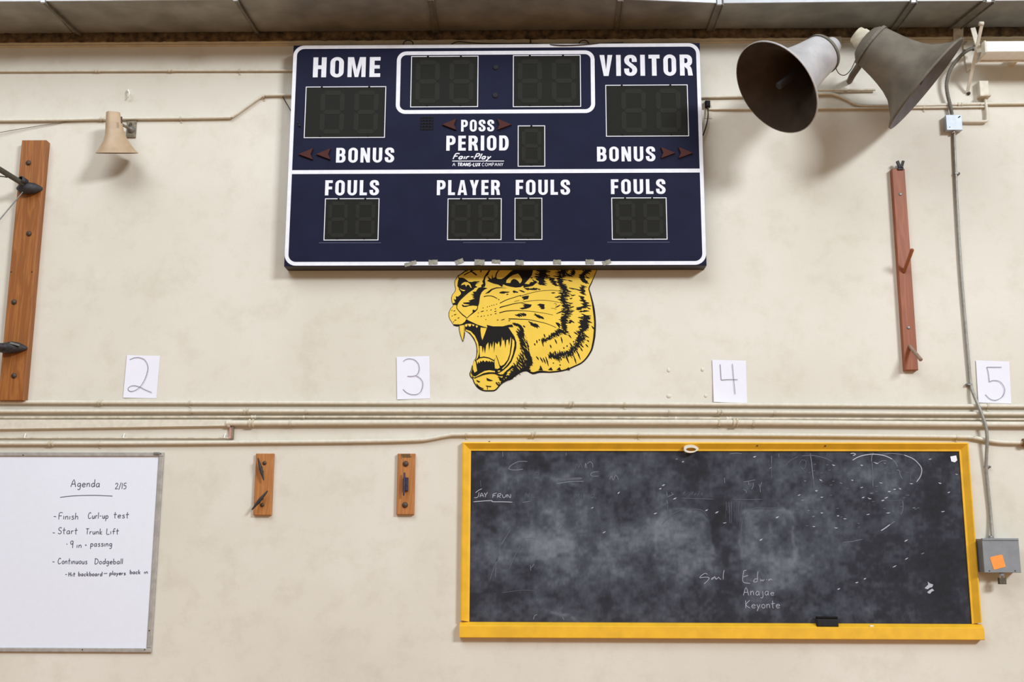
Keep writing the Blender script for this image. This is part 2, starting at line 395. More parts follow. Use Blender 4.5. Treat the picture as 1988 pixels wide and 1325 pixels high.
def glyph(c):
    s, b_ = S_, B_
    if c == 'H': return .68, [R_(0, 0, s, 1), R_(.43, 0, .68, 1), R_(s, .41, .43, .6)]
    if c == 'I': return .25, [R_(0, 0, s, 1)]
    if c == 'E': return .55, [R_(0, 0, s, 1), R_(s, 0, .55, b_), R_(s, 1-b_, .55, 1), R_(s, .42, .52, .59)]
    if c == 'F': return .54, [R_(0, 0, s, 1), R_(s, 1-b_, .54, 1), R_(s, .4, .51, .58)]
    if c == 'L': return .53, [R_(0, 0, s, 1), R_(s, 0, .53, b_)]
    if c == 'T': return .6, [R_(.175, 0, .425, 1-b_), R_(0, 1-b_, .6, 1)]
    if c == 'O': return .69, [('ring', rring(0, -.01, .69, 1.01, .34, .28), rring(.245, .155, .445, .845, .1, .09))]
    if c == 'M': return .92, [R_(0, 0, .21, 1), R_(.71, 0, .92, 1), ('poly', [(.13, 1), (.31, 1), (.46, .36), (.61, 1), (.79, 1), (.55, 0), (.37, 0)])]
    if c == 'N': return .69, [R_(0, 0, .22, 1), R_(.47, 0, .69, 1), ('poly', [(0, 1), (.24, 1), (.69, 0), (.45, 0)])]
    if c == 'V': return .7, [('poly', [(0, 1), (.26, 1), (.35, .3), (.44, 1), (.7, 1), (.48, 0), (.22, 0)])]
    if c == 'Y': return .7, [('poly', [(0, 1), (.26, 1), (.35, .66), (.44, 1), (.7, 1), (.475, .4), (.475, 0), (.225, 0), (.225, .4)])]
    if c == 'A': return .74, [('poly', [(0, 0), (.23, 0), (.37, .78), (.51, 0), (.74, 0), (.51, 1), (.23, 1)]), R_(.19, .17, .55, .33)]
    if c == 'U': return .69, [('strip', [(0, 1)]+arc(.345, .28, .345, .29, 180, 360, 12)+[(.69, 1)], [(.24, 1)]+arc(.345, .24, .105, .09, 180, 360, 12)+[(.45, 1)])]
    if c == 'D': return .69, [R_(0, 0, s, 1), bowl(.69, 0, 1)]
    if c == 'P': return .67, [R_(0, 0, s, 1), bowl(.67, .38, 1, b_=.17)]
    if c == 'R': return .69, [R_(0, 0, s, 1), bowl(.67, .42, 1, b_=.17), ('poly', [(.26, .5), (.44, .5), (.58, .42), (.64, .3), (.69, 0), (.44, 0), (.40, .3), (.26, .42)])]
    if c == 'B': return .69, [R_(0, 0, s, 1), bowl(.66, .44, 1, b_=.15), bowl(.69, 0, .58, b_=.15)]
    if c == 'S':
        pts = smooth([(.54, .66), (.53, .80), (.46, .895), (.33, .925), (.2, .89), (.125, .78), (.15, .65), (.26, .56), (.42, .45), (.53, .35), (.545, .22), (.46, .11), (.33, .075), (.19, .11), (.125, .2), (.115, .35)], 3)
        n = len(pts); ws = []
        for i in range(n):
            t = pts[min(n-1, i+1)]-pts[max(0, i-1)]; t = t/np.linalg.norm(t)
            ws.append(.165+.075*abs(t[1]))
        return .66, [('stroke', pts, ws)]
    return .3, []
def lettering(text, x0, y0, x1, y1, d, material, parent, gap=.16):
    """capitals filling the box (photo px corners)"""
    xl, zb, xr, ztp = rectpx(x0, y0, x1, y1, d)
    W_ = sum(glyph(c)[0] for c in text)+gap*(len(text)-1)
    sx = (xr-xl)/W_; sz = ztp-zb; x = 0; b = MB()
    dd = d+.0012
    for c in text:
        w_, parts = glyph(c)
        f = lambda p: (xl+(x+p[0])*sx, zb+p[1]*sz)
        for q in parts:
            if q[0] == 'poly': b.poly([f(p) for p in q[1]], dd)
            elif q[0] == 'strip': b.strip([f(p) for p in q[1]], [f(p) for p in q[2]], dd)
            elif q[0] == 'ring': b.strip([f(p) for p in q[1]], [f(p) for p in q[2]], dd, closed=True)
            else: b.stroke([f(p) for p in q[1]], [u*(sx+sz)/2 for u in q[2]], dd)
        x += w_+gap
    # face everything to the room
    fs = []
    for fc in b.f:
        p = [np.array(b.v[i]) for i in fc[:3]]
        nrm = np.cross(p[1]-p[0], p[2]-p[0]); fs.append(fc if nrm[1] < 0 else fc[::-1])
    b.f = fs
    return b.build('lettering', material, parent, label='white word '+text)

# pen strokes: one-line alphabet (cap height 1, x-height .5)
HF = {
'a': (.5, [[(.4, .44), (.26, .5), (.1, .4), (.05, .2), (.14, .02), (.28, .04), (.4, .24), (.42, .5), (.41, .1), (.47, 0)]]),
'b': (.46, [[(.05, 1), (.05, .02)], [(.05, .3), (.2, .48), (.38, .4), (.42, .2), (.3, .02), (.06, .05)]]),
'c': (.44, [[(.4, .42), (.25, .5), (.09, .38), (.05, .2), (.15, .02), (.4, .08)]]),
'd': (.46, [[(.4, .38), (.26, .5), (.1, .4), (.05, .2), (.14, .02), (.3, .04), (.41, .25)], [(.42, 1), (.42, 0)]]),
'e': (.45, [[(.07, .27), (.4, .3), (.36, .46), (.22, .5), (.08, .38), (.05, .18), (.18, .01), (.42, .08)]]),
'f': (.4, [[(.42, .92), (.3, 1), (.19, .85), (.18, 0)], [(.02, .5), (.4, .54)]]),
'g': (.46, [[(.4, .42), (.25, .5), (.08, .4), (.06, .2), (.2, .05), (.39, .25)], [(.41, .5), (.4, -.15), (.28, -.36), (.08, -.3)]]),
'h': (.44, [[(.05, 1), (.05, 0)], [(.05, .3), (.2, .48), (.35, .42), (.38, 0)]]),
'i': (.14, [[(.06, .5), (.06, 0)]]),
'j': (.26, [[(.2, .5), (.21, -.15), (.08, -.36), (-.08, -.28)]]),
'k': (.44, [[(.05, 1), (.05, 0)], [(.38, .5), (.07, .22), (.4, 0)]]),
'l': (.12, [[(.06, 1), (.05, 0)]]),
'm': (.66, [[(.05, .5), (.05, 0)], [(.05, .35), (.18, .5), (.3, .4), (.31, 0)], [(.31, .35), (.44, .5), (.57, .4), (.6, 0)]]),
'n': (.44, [[(.05, .5), (.05, 0)], [(.05, .3), (.2, .48), (.34, .42), (.38, 0)]]),
'o': (.44, [[(.22, .5), (.07, .38), (.05, .2), (.18, 0), (.34, .06), (.4, .28), (.33, .46), (.22, .5)]]),
'p': (.46, [[(.05, .5), (.05, -.4)], [(.05, .3), (.2, .5), (.37, .42), (.4, .2), (.28, .02), (.06, .08)]]),
'r': (.34, [[(.05, .5), (.05, 0)], [(.05, .28), (.16, .46), (.32, .46)]]),
's': (.38, [[(.34, .44), (.2, .5), (.08, .4), (.18, .28), (.32, .2), (.32, .06), (.18, 0), (.04, .06)]]),
't': (.4, [[(.18, .95), (.17, .1), (.26, 0)], [(.0, .55), (.4, .6)]]),
'u': (.44, [[(.05, .5), (.06, .12), (.18, 0), (.32, .1), (.38, .5)], [(.38, .5), (.4, 0)]]),
'w': (.56, [[(.03, .5), (.14, .02), (.28, .4), (.4, .02), (.53, .5)]]),
'y': (.42, [[(.04, .5), (.2, .05)], [(.4, .5), (.2, .02), (.06, -.38)]]),
'A': (.66, [[(.02, 0), (.34, 1), (.6, 0)], [(.12, .36), (.55, .4)]]),
'C': (.6, [[(.5, .82), (.36, 1), (.14, .8), (.05, .42), (.14, .08), (.32, 0), (.55, .16)]]),
'D': (.62, [[(.08, 1), (.06, 0)], [(.0, .98), (.35, .92), (.56, .6), (.5, .22), (.25, .0), (.04, 0)]]),
'E': (.5, [[(.45, 1), (.05, .98), (.04, .02), (.48, 0)], [(.05, .52), (.4, .54)]]),
'F': (.5, [[(.5, 1), (.06, .96), (.04, 0)], [(.06, .52), (.4, .55)]]),
'H': (.5, [[(.05, 1), (.04, 0)], [(.42, 1), (.42, 0)], [(.04, .5), (.42, .52)]]),
'J': (.4, [[(.38, 1.3), (.3, .5), (.26, .1), (.12, -.02), (-.06, .02)]]),
'K': (.56, [[(.06, 1), (.05, 0)], [(.5, 1), (.07, .42), (.5, 0)]]),
'L': (.42, [[(.05, 1), (.04, .02), (.42, 0)]]),
'M': (.64, [[(.03, 0), (.1, 1), (.32, .3), (.54, 1), (.6, 0)]]),
'N': (.54, [[(.04, 0), (.06, 1), (.48, 0), (.5, 1)]]),
'O': (.62, [[(.3, 1), (.08, .75), (.06, .25), (.28, 0), (.52, .2), (.55, .75), (.3, 1)]]),
'P': (.5, [[(.06, 1), (.05, 0)], [(.03, .97), (.36, .98), (.46, .75), (.32, .5), (.06, .48)]]),
'R': (.54, [[(.06, 1), (.05, 0)], [(.03, .97), (.36, .98), (.44, .75), (.3, .5), (.06, .48), (.5, 0)]]),
'S': (.5, [[(.46, .86), (.3, 1), (.08, .82), (.14, .58), (.4, .42), (.44, .16), (.24, 0), (.02, .12)]]),
'T': (.52, [[(.02, .98), (.52, 1)], [(.27, 1), (.26, 0)]]),
'U': (.54, [[(.05, 1), (.07, .2), (.24, 0), (.42, .16), (.48, 1)]]),
'X': (.5, [[(.04, 1), (.46, 0)], [(.46, 1), (.04, 0)]]),
'Y': (.5, [[(.03, 1), (.24, .5)], [(.48, 1), (.24, .48), (.2, 0)]]),
'2': (.5, [[(.05, .75), (.2, 1), (.42, .85), (.34, .45), (.05, .02), (.5, .05)]]),
'1': (.16, [[(.08, 1), (.07, 0)]]),
'5': (.5, [[(.48, .98), (.14, .95), (.1, .55), (.34, .58), (.44, .3), (.28, .02), (.04, .05)]]),
'9': (.4, [[(.36, .7), (.3, .98), (.08, .92), (.06, .65), (.2, .5), (.36, .72)], [(.36, .95), (.34, 0)]]),
'/': (.34, [[(.32, 1.1), (.02, -.12)]]),
'-': (.4, [[(.05, .4), (.35, .42)]]),
'=': (.4, [[(.05, .5), (.32, .5)], [(.05, .3), (.32, .3)]]),
' ': (.3, []),
}
def pen(b, text, x0, x1, base, cap, d, wd, slant=0.0, gap=.1, jitter=.02, drop=0.0):
    """hand lettering between photo x0..x1 on photo baseline, cap height in px"""
    W_ = sum(HF[c][0] for c in text)+gap*(len(text)-1)
    a = XZ(x0, base, d); e = XZ(x1, base+drop, d); h = XZ(x0, base-cap, d)[1]-a[1]
    sx = (e[0]-a[0])/W_; x = 0
    for c in text:
        w_, st = HF[c]; jy = (random.random()-.5)*jitter*2
        for line in st:
            pts = [(a[0]+(x+p[0]+slant*p[1]*h/sx)*sx, a[1]+(e[1]-a[1])*(x/W_)+(p[1]+jy)*h) for p in line]
            b.stroke(smooth(pts, 3), wd, d)
        x += w_+gap
    return b
def flip(b):
    fs = []
    for fc in b.f:
        p = [np.array(b.v[i]) for i in fc[:3]]
        nrm = np.cross(p[1]-p[0], p[2]-p[0]); fs.append(fc if nrm[1] < 0 else fc[::-1])
    b.f = fs; return b

# ------------------------------------------------------------------ scoreboard
D = .12
xl, zb, xr, ztp = rectpx(561, 86, 1365, 516.5, D)
sb = thing('scoreboard', 'large navy scoreboard with white border and unlit digit windows mounted high on the wall', 'scoreboard', ((xl+xr)/2, 0, zb))
zmid = (rectpx(561, 330, 1365, 336, D)[1]+rectpx(561, 330, 1365, 336, D)[3])/2
b = MB(); b.box(xl, zb, xr, ztp, 0, D-.004); b.build('case', M_CASE, sb, label='dark metal case behind the navy face')
b = MB(); b.box(xl, zmid+.001, xr, ztp, D-.004, D, .0015); b.build('face_panel', M_NAVY, sb)
b = MB(); b.box(xl, zb, xr, zmid-.001, D-.004, D, .0015); b.build('face_panel', M_NAVY, sb)
def rr_border(x0, z0, x1, z1, r, t, d):
    b = MB(); o = rring(x0, z0, x1, z1, r, r, 8); i = rring(x0+t, z0+t, x1-t, z1-t, r-t, r-t, 8)
    b.strip(o, i, d, closed=True); return flip(b)
px = .00345
b = rr_border(xl+.001, zb+.004, xr-.001, ztp-.001, .076, .025, D+.001)
b.build('border_stripe', M_WHITE, sb)
b = MB(); b.poly([(xl+.02, zmid-.0135), (xr-.02, zmid-.0135), (xr-.02, zmid+.0135), (xl+.02, zmid+.0135)], D+.0012); b.build('dividing_stripe', M_WHITE, sb)
q = rectpx(769.5, 99, 1154.8, 220.5, D)
rr_border(q[0], q[1], q[2], q[3], .066, .027, D+.001).build('clock_border', M_WHITE, sb)
def seg_digit(b, x0, z0, x1, z1, d):
    w_ = x1-x0; h = z1-z0; t = w_*.2; m = (z0+z1)/2; g = t*.12
    def hs(z): b.poly([(x0+t*.6, z), (x0+t*1.1, z-t/2), (x1-t*1.1, z-t/2), (x1-t*.6, z), (x1-t*1.1, z+t/2), (x0+t*1.1, z+t/2)], d, .001)
    def vs_(x, a, c): b.poly([(x, a+g), (x+t/2, a+t*.5), (x+t/2, c-t*.5), (x, c-g), (x-t/2, c-t*.5), (x-t/2, a+t*.5)], d, .001)
    hs(z0+t/2); hs(m); hs(z1-t/2)
    for x in (x0+t/2, x1-t/2): vs_(x, z0+t*.45, m-t*.05); vs_(x, m+t*.05, z1-t*.45)
def window(x0, y0, x1, y1, nd, clips, one=False):
    q = rectpx(x0, y0, x1, y1, D); t = .0052
    b = MB(); b.box(q[0], q[1], q[2], q[3], D, D+.003); wdw = b.build('digit_window', M_WINDOW, sb)
    b = MB(); o = [(q[0], q[1]), (q[2], q[1]), (q[2], q[3]), (q[0], q[3])]; i = [(q[0]+t, q[1]+t), (q[2]-t, q[1]+t), (q[2]-t, q[3]-t), (q[0]+t, q[3]-t)]
    b.strip(o, i, D+.0036, closed=True); flip(b).build('outline', M_WHITE, wdw, label='thin white outline')
    Wd = q[2]-q[0]; Hh = q[3]-q[1]
    cw = Wd/nd if not one else Wd*.40
    for k in range(nd):
        cx = q[0]+Wd*(k+.5)/nd if not one else q[0]+Wd*(.34 if k == 0 else .76)-(.0)
        dw = cw*.36 if not one else Wd*.15
        dh = Hh*.42
        b = MB(); seg_digit(b, cx-dw, q[1]+Hh*.5-dh, cx+dw, q[1]+Hh*.5+dh, D+.0042); b.build('digit', M_SEG, wdw, label='unlit seven-segment digit')
    for f in clips:
        for z in (q[1]+.012, q[3]-.004):
            b = MB(); b.lathe((q[0]+Wd*f, -D-.003, z), (0, -1, 0), [(0, .0065), (.003, .0065), (.0045, .003), (.0046, 0)], 10); b.build('clip', M_BLACK, wdw)
window(592, 168.4, 748.6, 268.2, 2, (.2, .79), True)
window(797.5, 109.2, 928.5, 208.6, 2, (.25, .74))
window(995.8, 107.5, 1127.6, 208.2, 2, (.25, .74))
window(1175.8, 165, 1336.2, 265.5, 2, (.2, .79), True)
window(1005.2, 244.2, 1058.3, 324, 1, (.5,))
window(629.8, 385.6, 735.8, 467.3, 2, (.25, .74))
window(868.6, 385.6, 973.8, 466.6, 2, (.25, .74))
window(999, 384.6, 1052.8, 466.3, 1, (.5,))
window(1187.3, 384, 1294.8, 465.8, 2, (.25, .74))
for t, x0, y0, x1, y1 in (('HOME', 608, 111.3, 738.5, 150), ('VISITOR', 1164, 106.6, 1344.5, 147.3), ('POSS', 895.2, 232.8, 959, 255.5),
                          ('PERIOD', 866.5, 263.6, 987.5, 292.6), ('BONUS', 652.7, 287.2, 765, 315.8), ('BONUS', 1159, 285, 1271.8, 313.6),
                          ('FOULS', 631.3, 350.2, 735.5, 379.5), ('PLAYER', 848.2, 350, 970.8, 379), ('FOULS', 1001.3, 349.4, 1106.2, 378.6), ('FOULS', 1186, 348.3, 1291.6, 377)):
    lettering(t, x0, y0, x1, y1, D, M_WHITE, sb, gap=(.2 if t in ('HOME', 'VISITOR') else .2))
b = MB(); pen(b, 'Fair-Play', 879, 951, 309, 10.5, D+.0012, .0075, slant=.45, gap=.12, jitter=0); flip(b).build('maker_script', M_WHITE, sb, label='white slanted maker name Fair-Play')
b = MB(); q0 = XZ(878, 313, D); q1 = XZ(978.5, 313, D); b.stroke([q0, q1], .0055, D+.0012); flip(b).build('maker_underline', M_WHITE, sb)
b = MB()
pen(b, 'A', 878.5, 884, 322.6, 6, D+.0012, .003, jitter=0); pen(b, 'TRANS-LUX', 888, 932, 322.6, 6, D+.0012, .0055, slant=.1, gap=.12, jitter=0); pen(b, 'COMPANY', 935.5, 977, 322.6, 6, D+.0012, .003, gap=.16, jitter=0)
flip(b).build('maker_line', M_WHITE, sb, label='small white line A TRANS-LUX COMPANY')
def arrow(xt, xb, y0, y1):
    ym = (y0+y1)/2+.5; nx = xb+(xt-xb)*.16
    pts = [XZ(xt, ym, D), XZ(xb, y1, D), XZ(nx, ym, D), XZ(xb, y0, D)]
    b = MB(); b.poly(pts, D+.014, .014); b.build('arrow', M_RED, sb)
for a in ((580.5, 607.8, 289.5, 311), (614.5, 642, 289.5, 311), (859, 886, 232, 253.5), (993, 965.5, 232, 253.5), (1310.5, 1283, 287, 308.5), (1344.5, 1317, 287, 308.5)): arrow(*a)
q = rectpx(817, 228.7, 840.5, 251.8, D)
b = MB()
for i in range(5):
    u = q[0]+(q[2]-q[0])*i/4; b.box(u-.003, q[1], u+.003, q[3], D, D+.003)
    z = q[1]+(q[3]-q[1])*i/4; b.box(q[0], z-.003, q[2], z+.003, D, D+.003)
b.build('buzzer_grille', M_BLACK, sb)
for (cx, cy) in ((962, 131), (961.3, 185.5)):
    x, z = XZ(cx, cy, D); b = MB(); b.lathe((x, -D, z), (0, -1, 0), [(0, .019), (.004, .019), (.006, .012), (.0062, 0)], 18); b.build('colon_dot', flat('colon_lens', (46, 46, 52), .5, .1), sb)
for (xa, xb_, y) in ((619, 739.6, 471.8), (899, 1020.5, 471.3), (1179, 1300, 470.6)):
    b = MB(); b.stroke([XZ(xa, y, D), XZ(xb_, y, D)], .003, D+.0012); flip(b).build('name_slot', flat('slot_line', (96, 98, 124)), sb, label='thin grey edge of a name slot')
for cx in (792.5, 1133.5):
    b = MB(); c = P(cx, 84, .06); pts = [c+np.array([.033*math.cos(a), 0, .026*math.sin(a)-.004]) for a in np.linspace(-.3, math.pi+.3, 14)]
    b.tube(pts, .004, 8); b.build('eye_bolt', M_CABLE, sb)
# cable lying on top of the board
b = MB(); b.tube(smooth([P(876, 86, .05), P(890, 81, .05), P(920, 83.5, .05), P(970, 85, .06), P(1030, 84.5, .06), P(1070, 87, .122), P(1110, 88, .126), P(1160, 84.5, .122), P(1210, 82.5, .08)], 4), .0035, 6)
tag(b.build('power_cable', M_CABLE), 'thin dark cable lying along the top edge of the scoreboard', 'cable')
b = MB(); b.tube([P(1030, 84, .03), P(1030, 76, .03)], .005, 6); tag(b.build('hanger_stub', M_CABLE), 'short dark rod standing above the middle of the scoreboard top', 'rod')
# tape scraps on the lower border
tapes = [(797, 512.3, 23, 7, 17, 'slim slanting grey tape scrap at the left end of the scoreboard bottom edge'),
         (841, 509.6, 17, 9, 2, 'square grey tape scrap second from the left on the scoreboard bottom edge'),
         (892, 508.5, 16, 9, 20, 'tilted grey tape scrap, third from the left on the scoreboard bottom edge'),
         (931, 510, 19, 11, -4, 'crumpled double grey tape scrap with a slit on the scoreboard bottom edge'),
         (963, 508.5, 16, 7, -4, 'small flat grey tape scrap just right of the slitted one on the scoreboard bottom edge'),
         (1008.5, 510.5, 16, 10, -5, 'wrinkled grey tape scrap with a pale fleck below the single-digit fouls window'),
         (1081.5, 509.3, 15, 8.5, 0, 'grey tape scrap with straight sides below the middle word FOULS on the bottom edge'),
         (1145, 509, 16, 9, 0, 'grey tape scrap second from the right on the scoreboard bottom edge'),
         (1178, 510, 16, 8, 20, 'tilted grey tape scrap at the right end of the row on the scoreboard bottom edge')]
for k, (cx, cy, tw, th, ang, lb) in enumerate(tapes):
    a = math.radians(ang); b = MB(); n = 7; X = []
    c0 = XZ(cx, cy, D)
    top, bot = [], []
    for i in range(n):
        u = (i/(n-1)-.5)*tw*px; wv = .0014*math.sin(i*2.1+k)
        for (lst, v) in ((top, th/2*px+wv), (bot, -th/2*px+wv*.6)):
            lst.append((c0[0]+u*math.cos(a)-v*math.sin(a), -(D+.004+.0015*math.sin(i*1.7+k)), c0[1]+u*math.sin(a)+v*math.cos(a)))
    vs = top+bot+[(x, -(D+.0012), z) for x, y, z in top+bot]
    fs = [(i, n+i, n+i+1, i+1) for i in range(n-1)]
    rim = [(i, i+1) for i in range(n-1)]+[(n-1, 2*n-1)]+[(n+i+1, n+i) for i in range(n-2, -1, -1)]+[(n, 0)]
    fs += [(p_, q_, q_+2*n, p_+2*n) for p_, q_ in rim]
    b.add(vs, fs); o = b.build('tape_scrap', M_TAPE, loc=P(cx, cy, D)); tag(o, lb, 'tape', 'grey tape scraps along the scoreboard bottom edge')

# ------------------------------------------------------------------ roaring big-cat mural
def TZ(ox, oy, s): return lambda x, y, d=.003: XZ(ox+x/s, oy+y/s, 0)
TA, T1, T2, T3, T4 = TZ(850, 500, 4.906), TZ(860, 515, 10.6), TZ(1010, 515, 10.6), TZ(880, 620, 8.833), TZ(1010, 620, 11.04)
cat0 = P(1010, 640)
mural = thing('big_cat_mural', 'yellow and black painted roaring big-cat head on the wall below the scoreboard', 'mural', (cat0[0], 0, cat0[2]))
OUT = [(300, 100), (240, 145), (185, 190), (163, 225), (162, 260), (170, 300), (165, 325), (140, 355), (130, 385), (133, 420), (145, 450), (150, 460), (125, 485), (106, 525), (105, 560), (115, 590), (135, 620), (155, 650), (180, 657), (205, 655), (205, 690), (215, 740), (238, 805), (250, 770), (258, 715), (262, 697), (300, 722), (335, 765), (360, 810), (372, 860), (372, 920), (362, 965), (345, 985), (330, 1030), (318, 1075), (306, 1110), (315, 1140), (335, 1160), (345, 1190), (380, 1240), (430, 1268), (490, 1272), (548, 1265), (600, 1210), (650, 1175), (700, 1160), (730, 1125), (790, 1085), (850, 1080), (905, 1105), (970, 1090), (1060, 1095), (1160, 1085), (1240, 1065), (1310, 1035), (1370, 1005), (1420, 955), (1460, 890), (1475, 840), (1490, 760), (1497, 640), (1490, 540), (1475, 440), (1450, 340), (1440, 295), (1465, 240), (1490, 180), (1525, 100), (1560, -20), (1540, -150), (1400, -80), (1150, -190), (850, -200), (560, -130), (400, 0)]
b = MB(); b.poly([TA(*p) for p in OUT], .0020, .0018); b.build('yellow_ground', M_YEL, mural)
u1 = 1/10.6*px    # metres per T1/T2 unit
u3 = 1/8.833*px; u4 = 1/11.04*px; uA = 1/4.906*px
K = MB(); DK = .0024
def bp_(T, pts): K.poly([T(*p) for p in pts], DK)
def bs(T, pts, wd, sm=True):
    u = {T1: u1, T2: u1, T3: u3, T4: u4, TA: uA}[T]
    q = [T(*p) for p in pts]; q = smooth(q, 3) if (sm and len(q) > 2) else q
    if hasattr(wd, '__len__'): wd = list(np.interp(np.linspace(0, 1, len(q)), np.linspace(0, 1, len(wd)), wd))
    K.stroke(q, [x*u for x in wd] if hasattr(wd, '__len__') else wd*u, DK)
def dab(T, x, y, l=26, w_=18, a=-20):
    r = math.radians(a); c, s = math.cos(r), math.sin(r); n = 8
    K.poly([T(x+(l/2*math.cos(t)*c-w_/2*math.sin(t)*s), y-(l/2*math.cos(t)*s+w_/2*math.sin(t)*c)) for t in [2*math.pi*i/n for i in range(n)]], DK)
# outer outline
bs(TA, OUT[:20], 4.5, False); bs(TA, OUT[19:25], 5, False); bs(TA, OUT[25:33], [8, 9, 8, 5], True)
bs(TA, OUT[33:47], [6, 8, 9, 13, 12, 9], True)
bs(TA, OUT[45:52], [14, 22, 26, 14, 20, 22, 12], True)
bs(TA, OUT[51:60], [14, 13, 13, 15, 19], True); bs(TA, OUT[59:67], [20, 17, 20, 13, 10, 10, 6], True); bs(TA, OUT[65:69], 6, False)
# left eye side mass and nose bridge
bp_(T1, [(310, 235), (340, 265), (390, 260), (440, 275), (490, 310), (530, 345), (600, 350), (640, 335), (760, 335), (745, 352), (690, 365), (740, 382), (680, 382), (690, 395), (665, 410), (670, 430), (715, 455), (640, 480), (600, 500), (520, 550), (450, 600), (400, 650), (350, 710), (310, 780), (290, 830), (215, 822), (200, 790), (255, 772), (235, 735), (225, 695), (262, 718), (270, 690), (260, 645), (310, 650), (350, 620), (372, 590), (365, 560), (320, 490), (330, 480), (295, 430), (300, 400), (310, 330), (325, 290)])
bs(T1, [(640, 480), (520, 560), (430, 640), (350, 720), (300, 800), (283, 870), (300, 910), (350, 970), (410, 1030), (460, 1065), (490, 1100)], [30, 30, 22, 16, 14, 18, 22, 14])
bp_(T1, [(730, 470), (790, 455), (850, 462), (920, 480), (850, 510), (800, 560), (770, 620), (755, 700), (745, 790), (720, 860), (700, 845), (620, 835), (540, 845), (470, 865), (410, 862), (385, 820), (405, 812), (440, 838), (520, 830), (548, 815), (430, 800), (410, 775), (470, 770), (560, 760), (520, 735), (560, 725), (610, 705), (655, 690), (600, 675), (640, 655), (590, 635), (640, 620), (567, 607), (640, 590), (605, 555), (680, 545), (700, 510)])
bs(T1, [(715, 850), (705, 905), (660, 950), (600, 1000), (540, 1050), (490, 1100)], [14, 18, 30, 22, 16, 14])
bp_(T1, [(605, 965), (615, 915), (650, 930), (680, 935), (650, 975)])
bp_(T1, [(985, 100), (940, 110), (890, 180), (850, 240), (830, 300), (808, 340), (830, 385), (790, 410), (790, 462), (862, 450), (877, 400), (865, 320), (880, 240), (930, 205), (950, 150)])
bp_(T1, [(905, 325), (945, 300), (915, 225), (960, 265), (1000, 290), (1010, 190), (1030, 270), (1085, 240), (1120, 285), (1200, 290), (1260, 260), (1330, 200), (1400, 130), (1480, 90), (1600, 70), (1790, 50), (1905, 60), (1850, 120), (1830, 210), (1790, 260), (1740, 320), (1680, 385), (1780, 400), (1900, 320), (1945, 350), (1850, 430), (1760, 450), (1700, 455), (1640, 430), (1600, 455), (1500, 465), (1400, 450), (1300, 425), (1250, 400), (1215, 455), (1180, 430), (1140, 405), (1050, 385), (980, 360)])
bs(T1, [(1085, 270), (1100, 180), (1150, 110), (1200, 60)], [24, 26, 18, 14])
dab(T1, 1295, 92, 40, 18, 50); bs(T1, [(575, 130), (640, 170), (695, 212)], [20, 34, 26]); bs(T1, [(430, 212), (500, 170), (600, 130)], [18, 24, 12])
bs(T1, [(300, 228), (400, 175), (470, 120), (560, 60)], 16); bs(T1, [(560, 130), (620, 100), (680, 60)], [20, 40, 30]); bs(T1, [(775, 155), (785, 110), (800, 60)], [12, 26, 40])
bs(T1, [(470, 140), (540, 100), (600, 60)], 12)
bp_(T1, [(860, 597), (920, 550), (990, 495), (1100, 460), (1200, 460), (1320, 478), (1200, 474), (1100, 482), (1015, 515), (950, 575)])
bs(T1, [(840, 652), (920, 635), (1000, 640), (1070, 665), (1120, 695)], [20, 16, 18, 12]); dab(T1, 1148, 712, 34, 20, -50)
for x, y in ((915, 862), (960, 850), (1005, 832), (1050, 824), (1105, 807), (825, 885), (905, 938), (730, 985), (720, 1060), (850, 1050), (925, 1037), (882, 1122), (185, 935), (190, 1050), (220, 1170)): dab(T1, x, y, 24, 18, 20)
for x, y, l in ((810, 955, 80), (990, 925, 34), (1080, 905, 34), (1080, 955, 52), (790, 1057, 36), (990, 1022, 30), (1085, 1002, 44), (1125, 1133, 40), (1235, 1125, 90), (1365, 1147, 46), (235, 945, 42), (250, 1022, 60), (320, 1090, 44), (255, 1135, 50)): dab(T1, x, y, l, 18, 18)
def whisk(a, c, wd):
    q = [T1(*p) for p in a]+[T2(*p) for p in c]; q = smooth(q, 3)
    K.stroke(q, list(np.interp(np.linspace(0, 1, len(q)), [0, .5, 1], [x*u1 for x in wd])), DK)
whisk([(1170, 787), (1300, 722), (1450, 672), (1600, 625)], [(0, 640), (150, 595), (350, 545), (550, 522), (700, 522), (850, 545)], (16, 11, 8))
whisk([(1172, 884), (1190, 868), (1280, 845), (1450, 800), (1600, 775)], [(0, 777), (200, 740), (400, 725), (600, 735), (800, 772)], (26, 11, 7))
whisk([(1160, 985), (1300, 950), (1450, 938), (1560, 936)], [(0, 940), (200, 952), (450, 985), (675, 1030)], (20, 13, 7))
whisk([(1350, 1110), (1500, 1112)], [(0, 1117), (150, 1122), (350, 1160), (550, 1210), (740, 1288)], (20, 15, 9))
dab(T1, 1520, 740, 140, 10, 14)
bp_(T1, [(1150, 575), (1180, 552), (1230, 540), (1290, 545), (1380, 552), (1340, 572), (1290, 575), (1260, 590), (1210, 590), (1175, 582)])
bp_(T1, [(1430, 545), (1460, 520), (1500, 538), (1550, 555), (1540, 575), (1490, 568), (1460, 580)])
bp_(T1, [(1555, 515), (1620, 520), (1690, 560), (1650, 562), (1600, 545)]); dab(T1, 1325, 605, 50, 24, 10)
bp_(T1, [(1620, 655), (1700, 635), (1772, 630), (1750, 700), (1680, 715), (1635, 735), (1665, 700), (1640, 690)])
bp_(T2, [(0, 785), (60, 790), (240, 815), (210, 870), (130, 900), (40, 915), (-20, 890), (90, 865), (50, 835), (95, 820)])
bp_(T2, [(345, 822), (400, 795), (500, 808), (495, 870), (512, 882), (480, 912), (415, 905), (430, 880), (380, 865), (410, 850)])
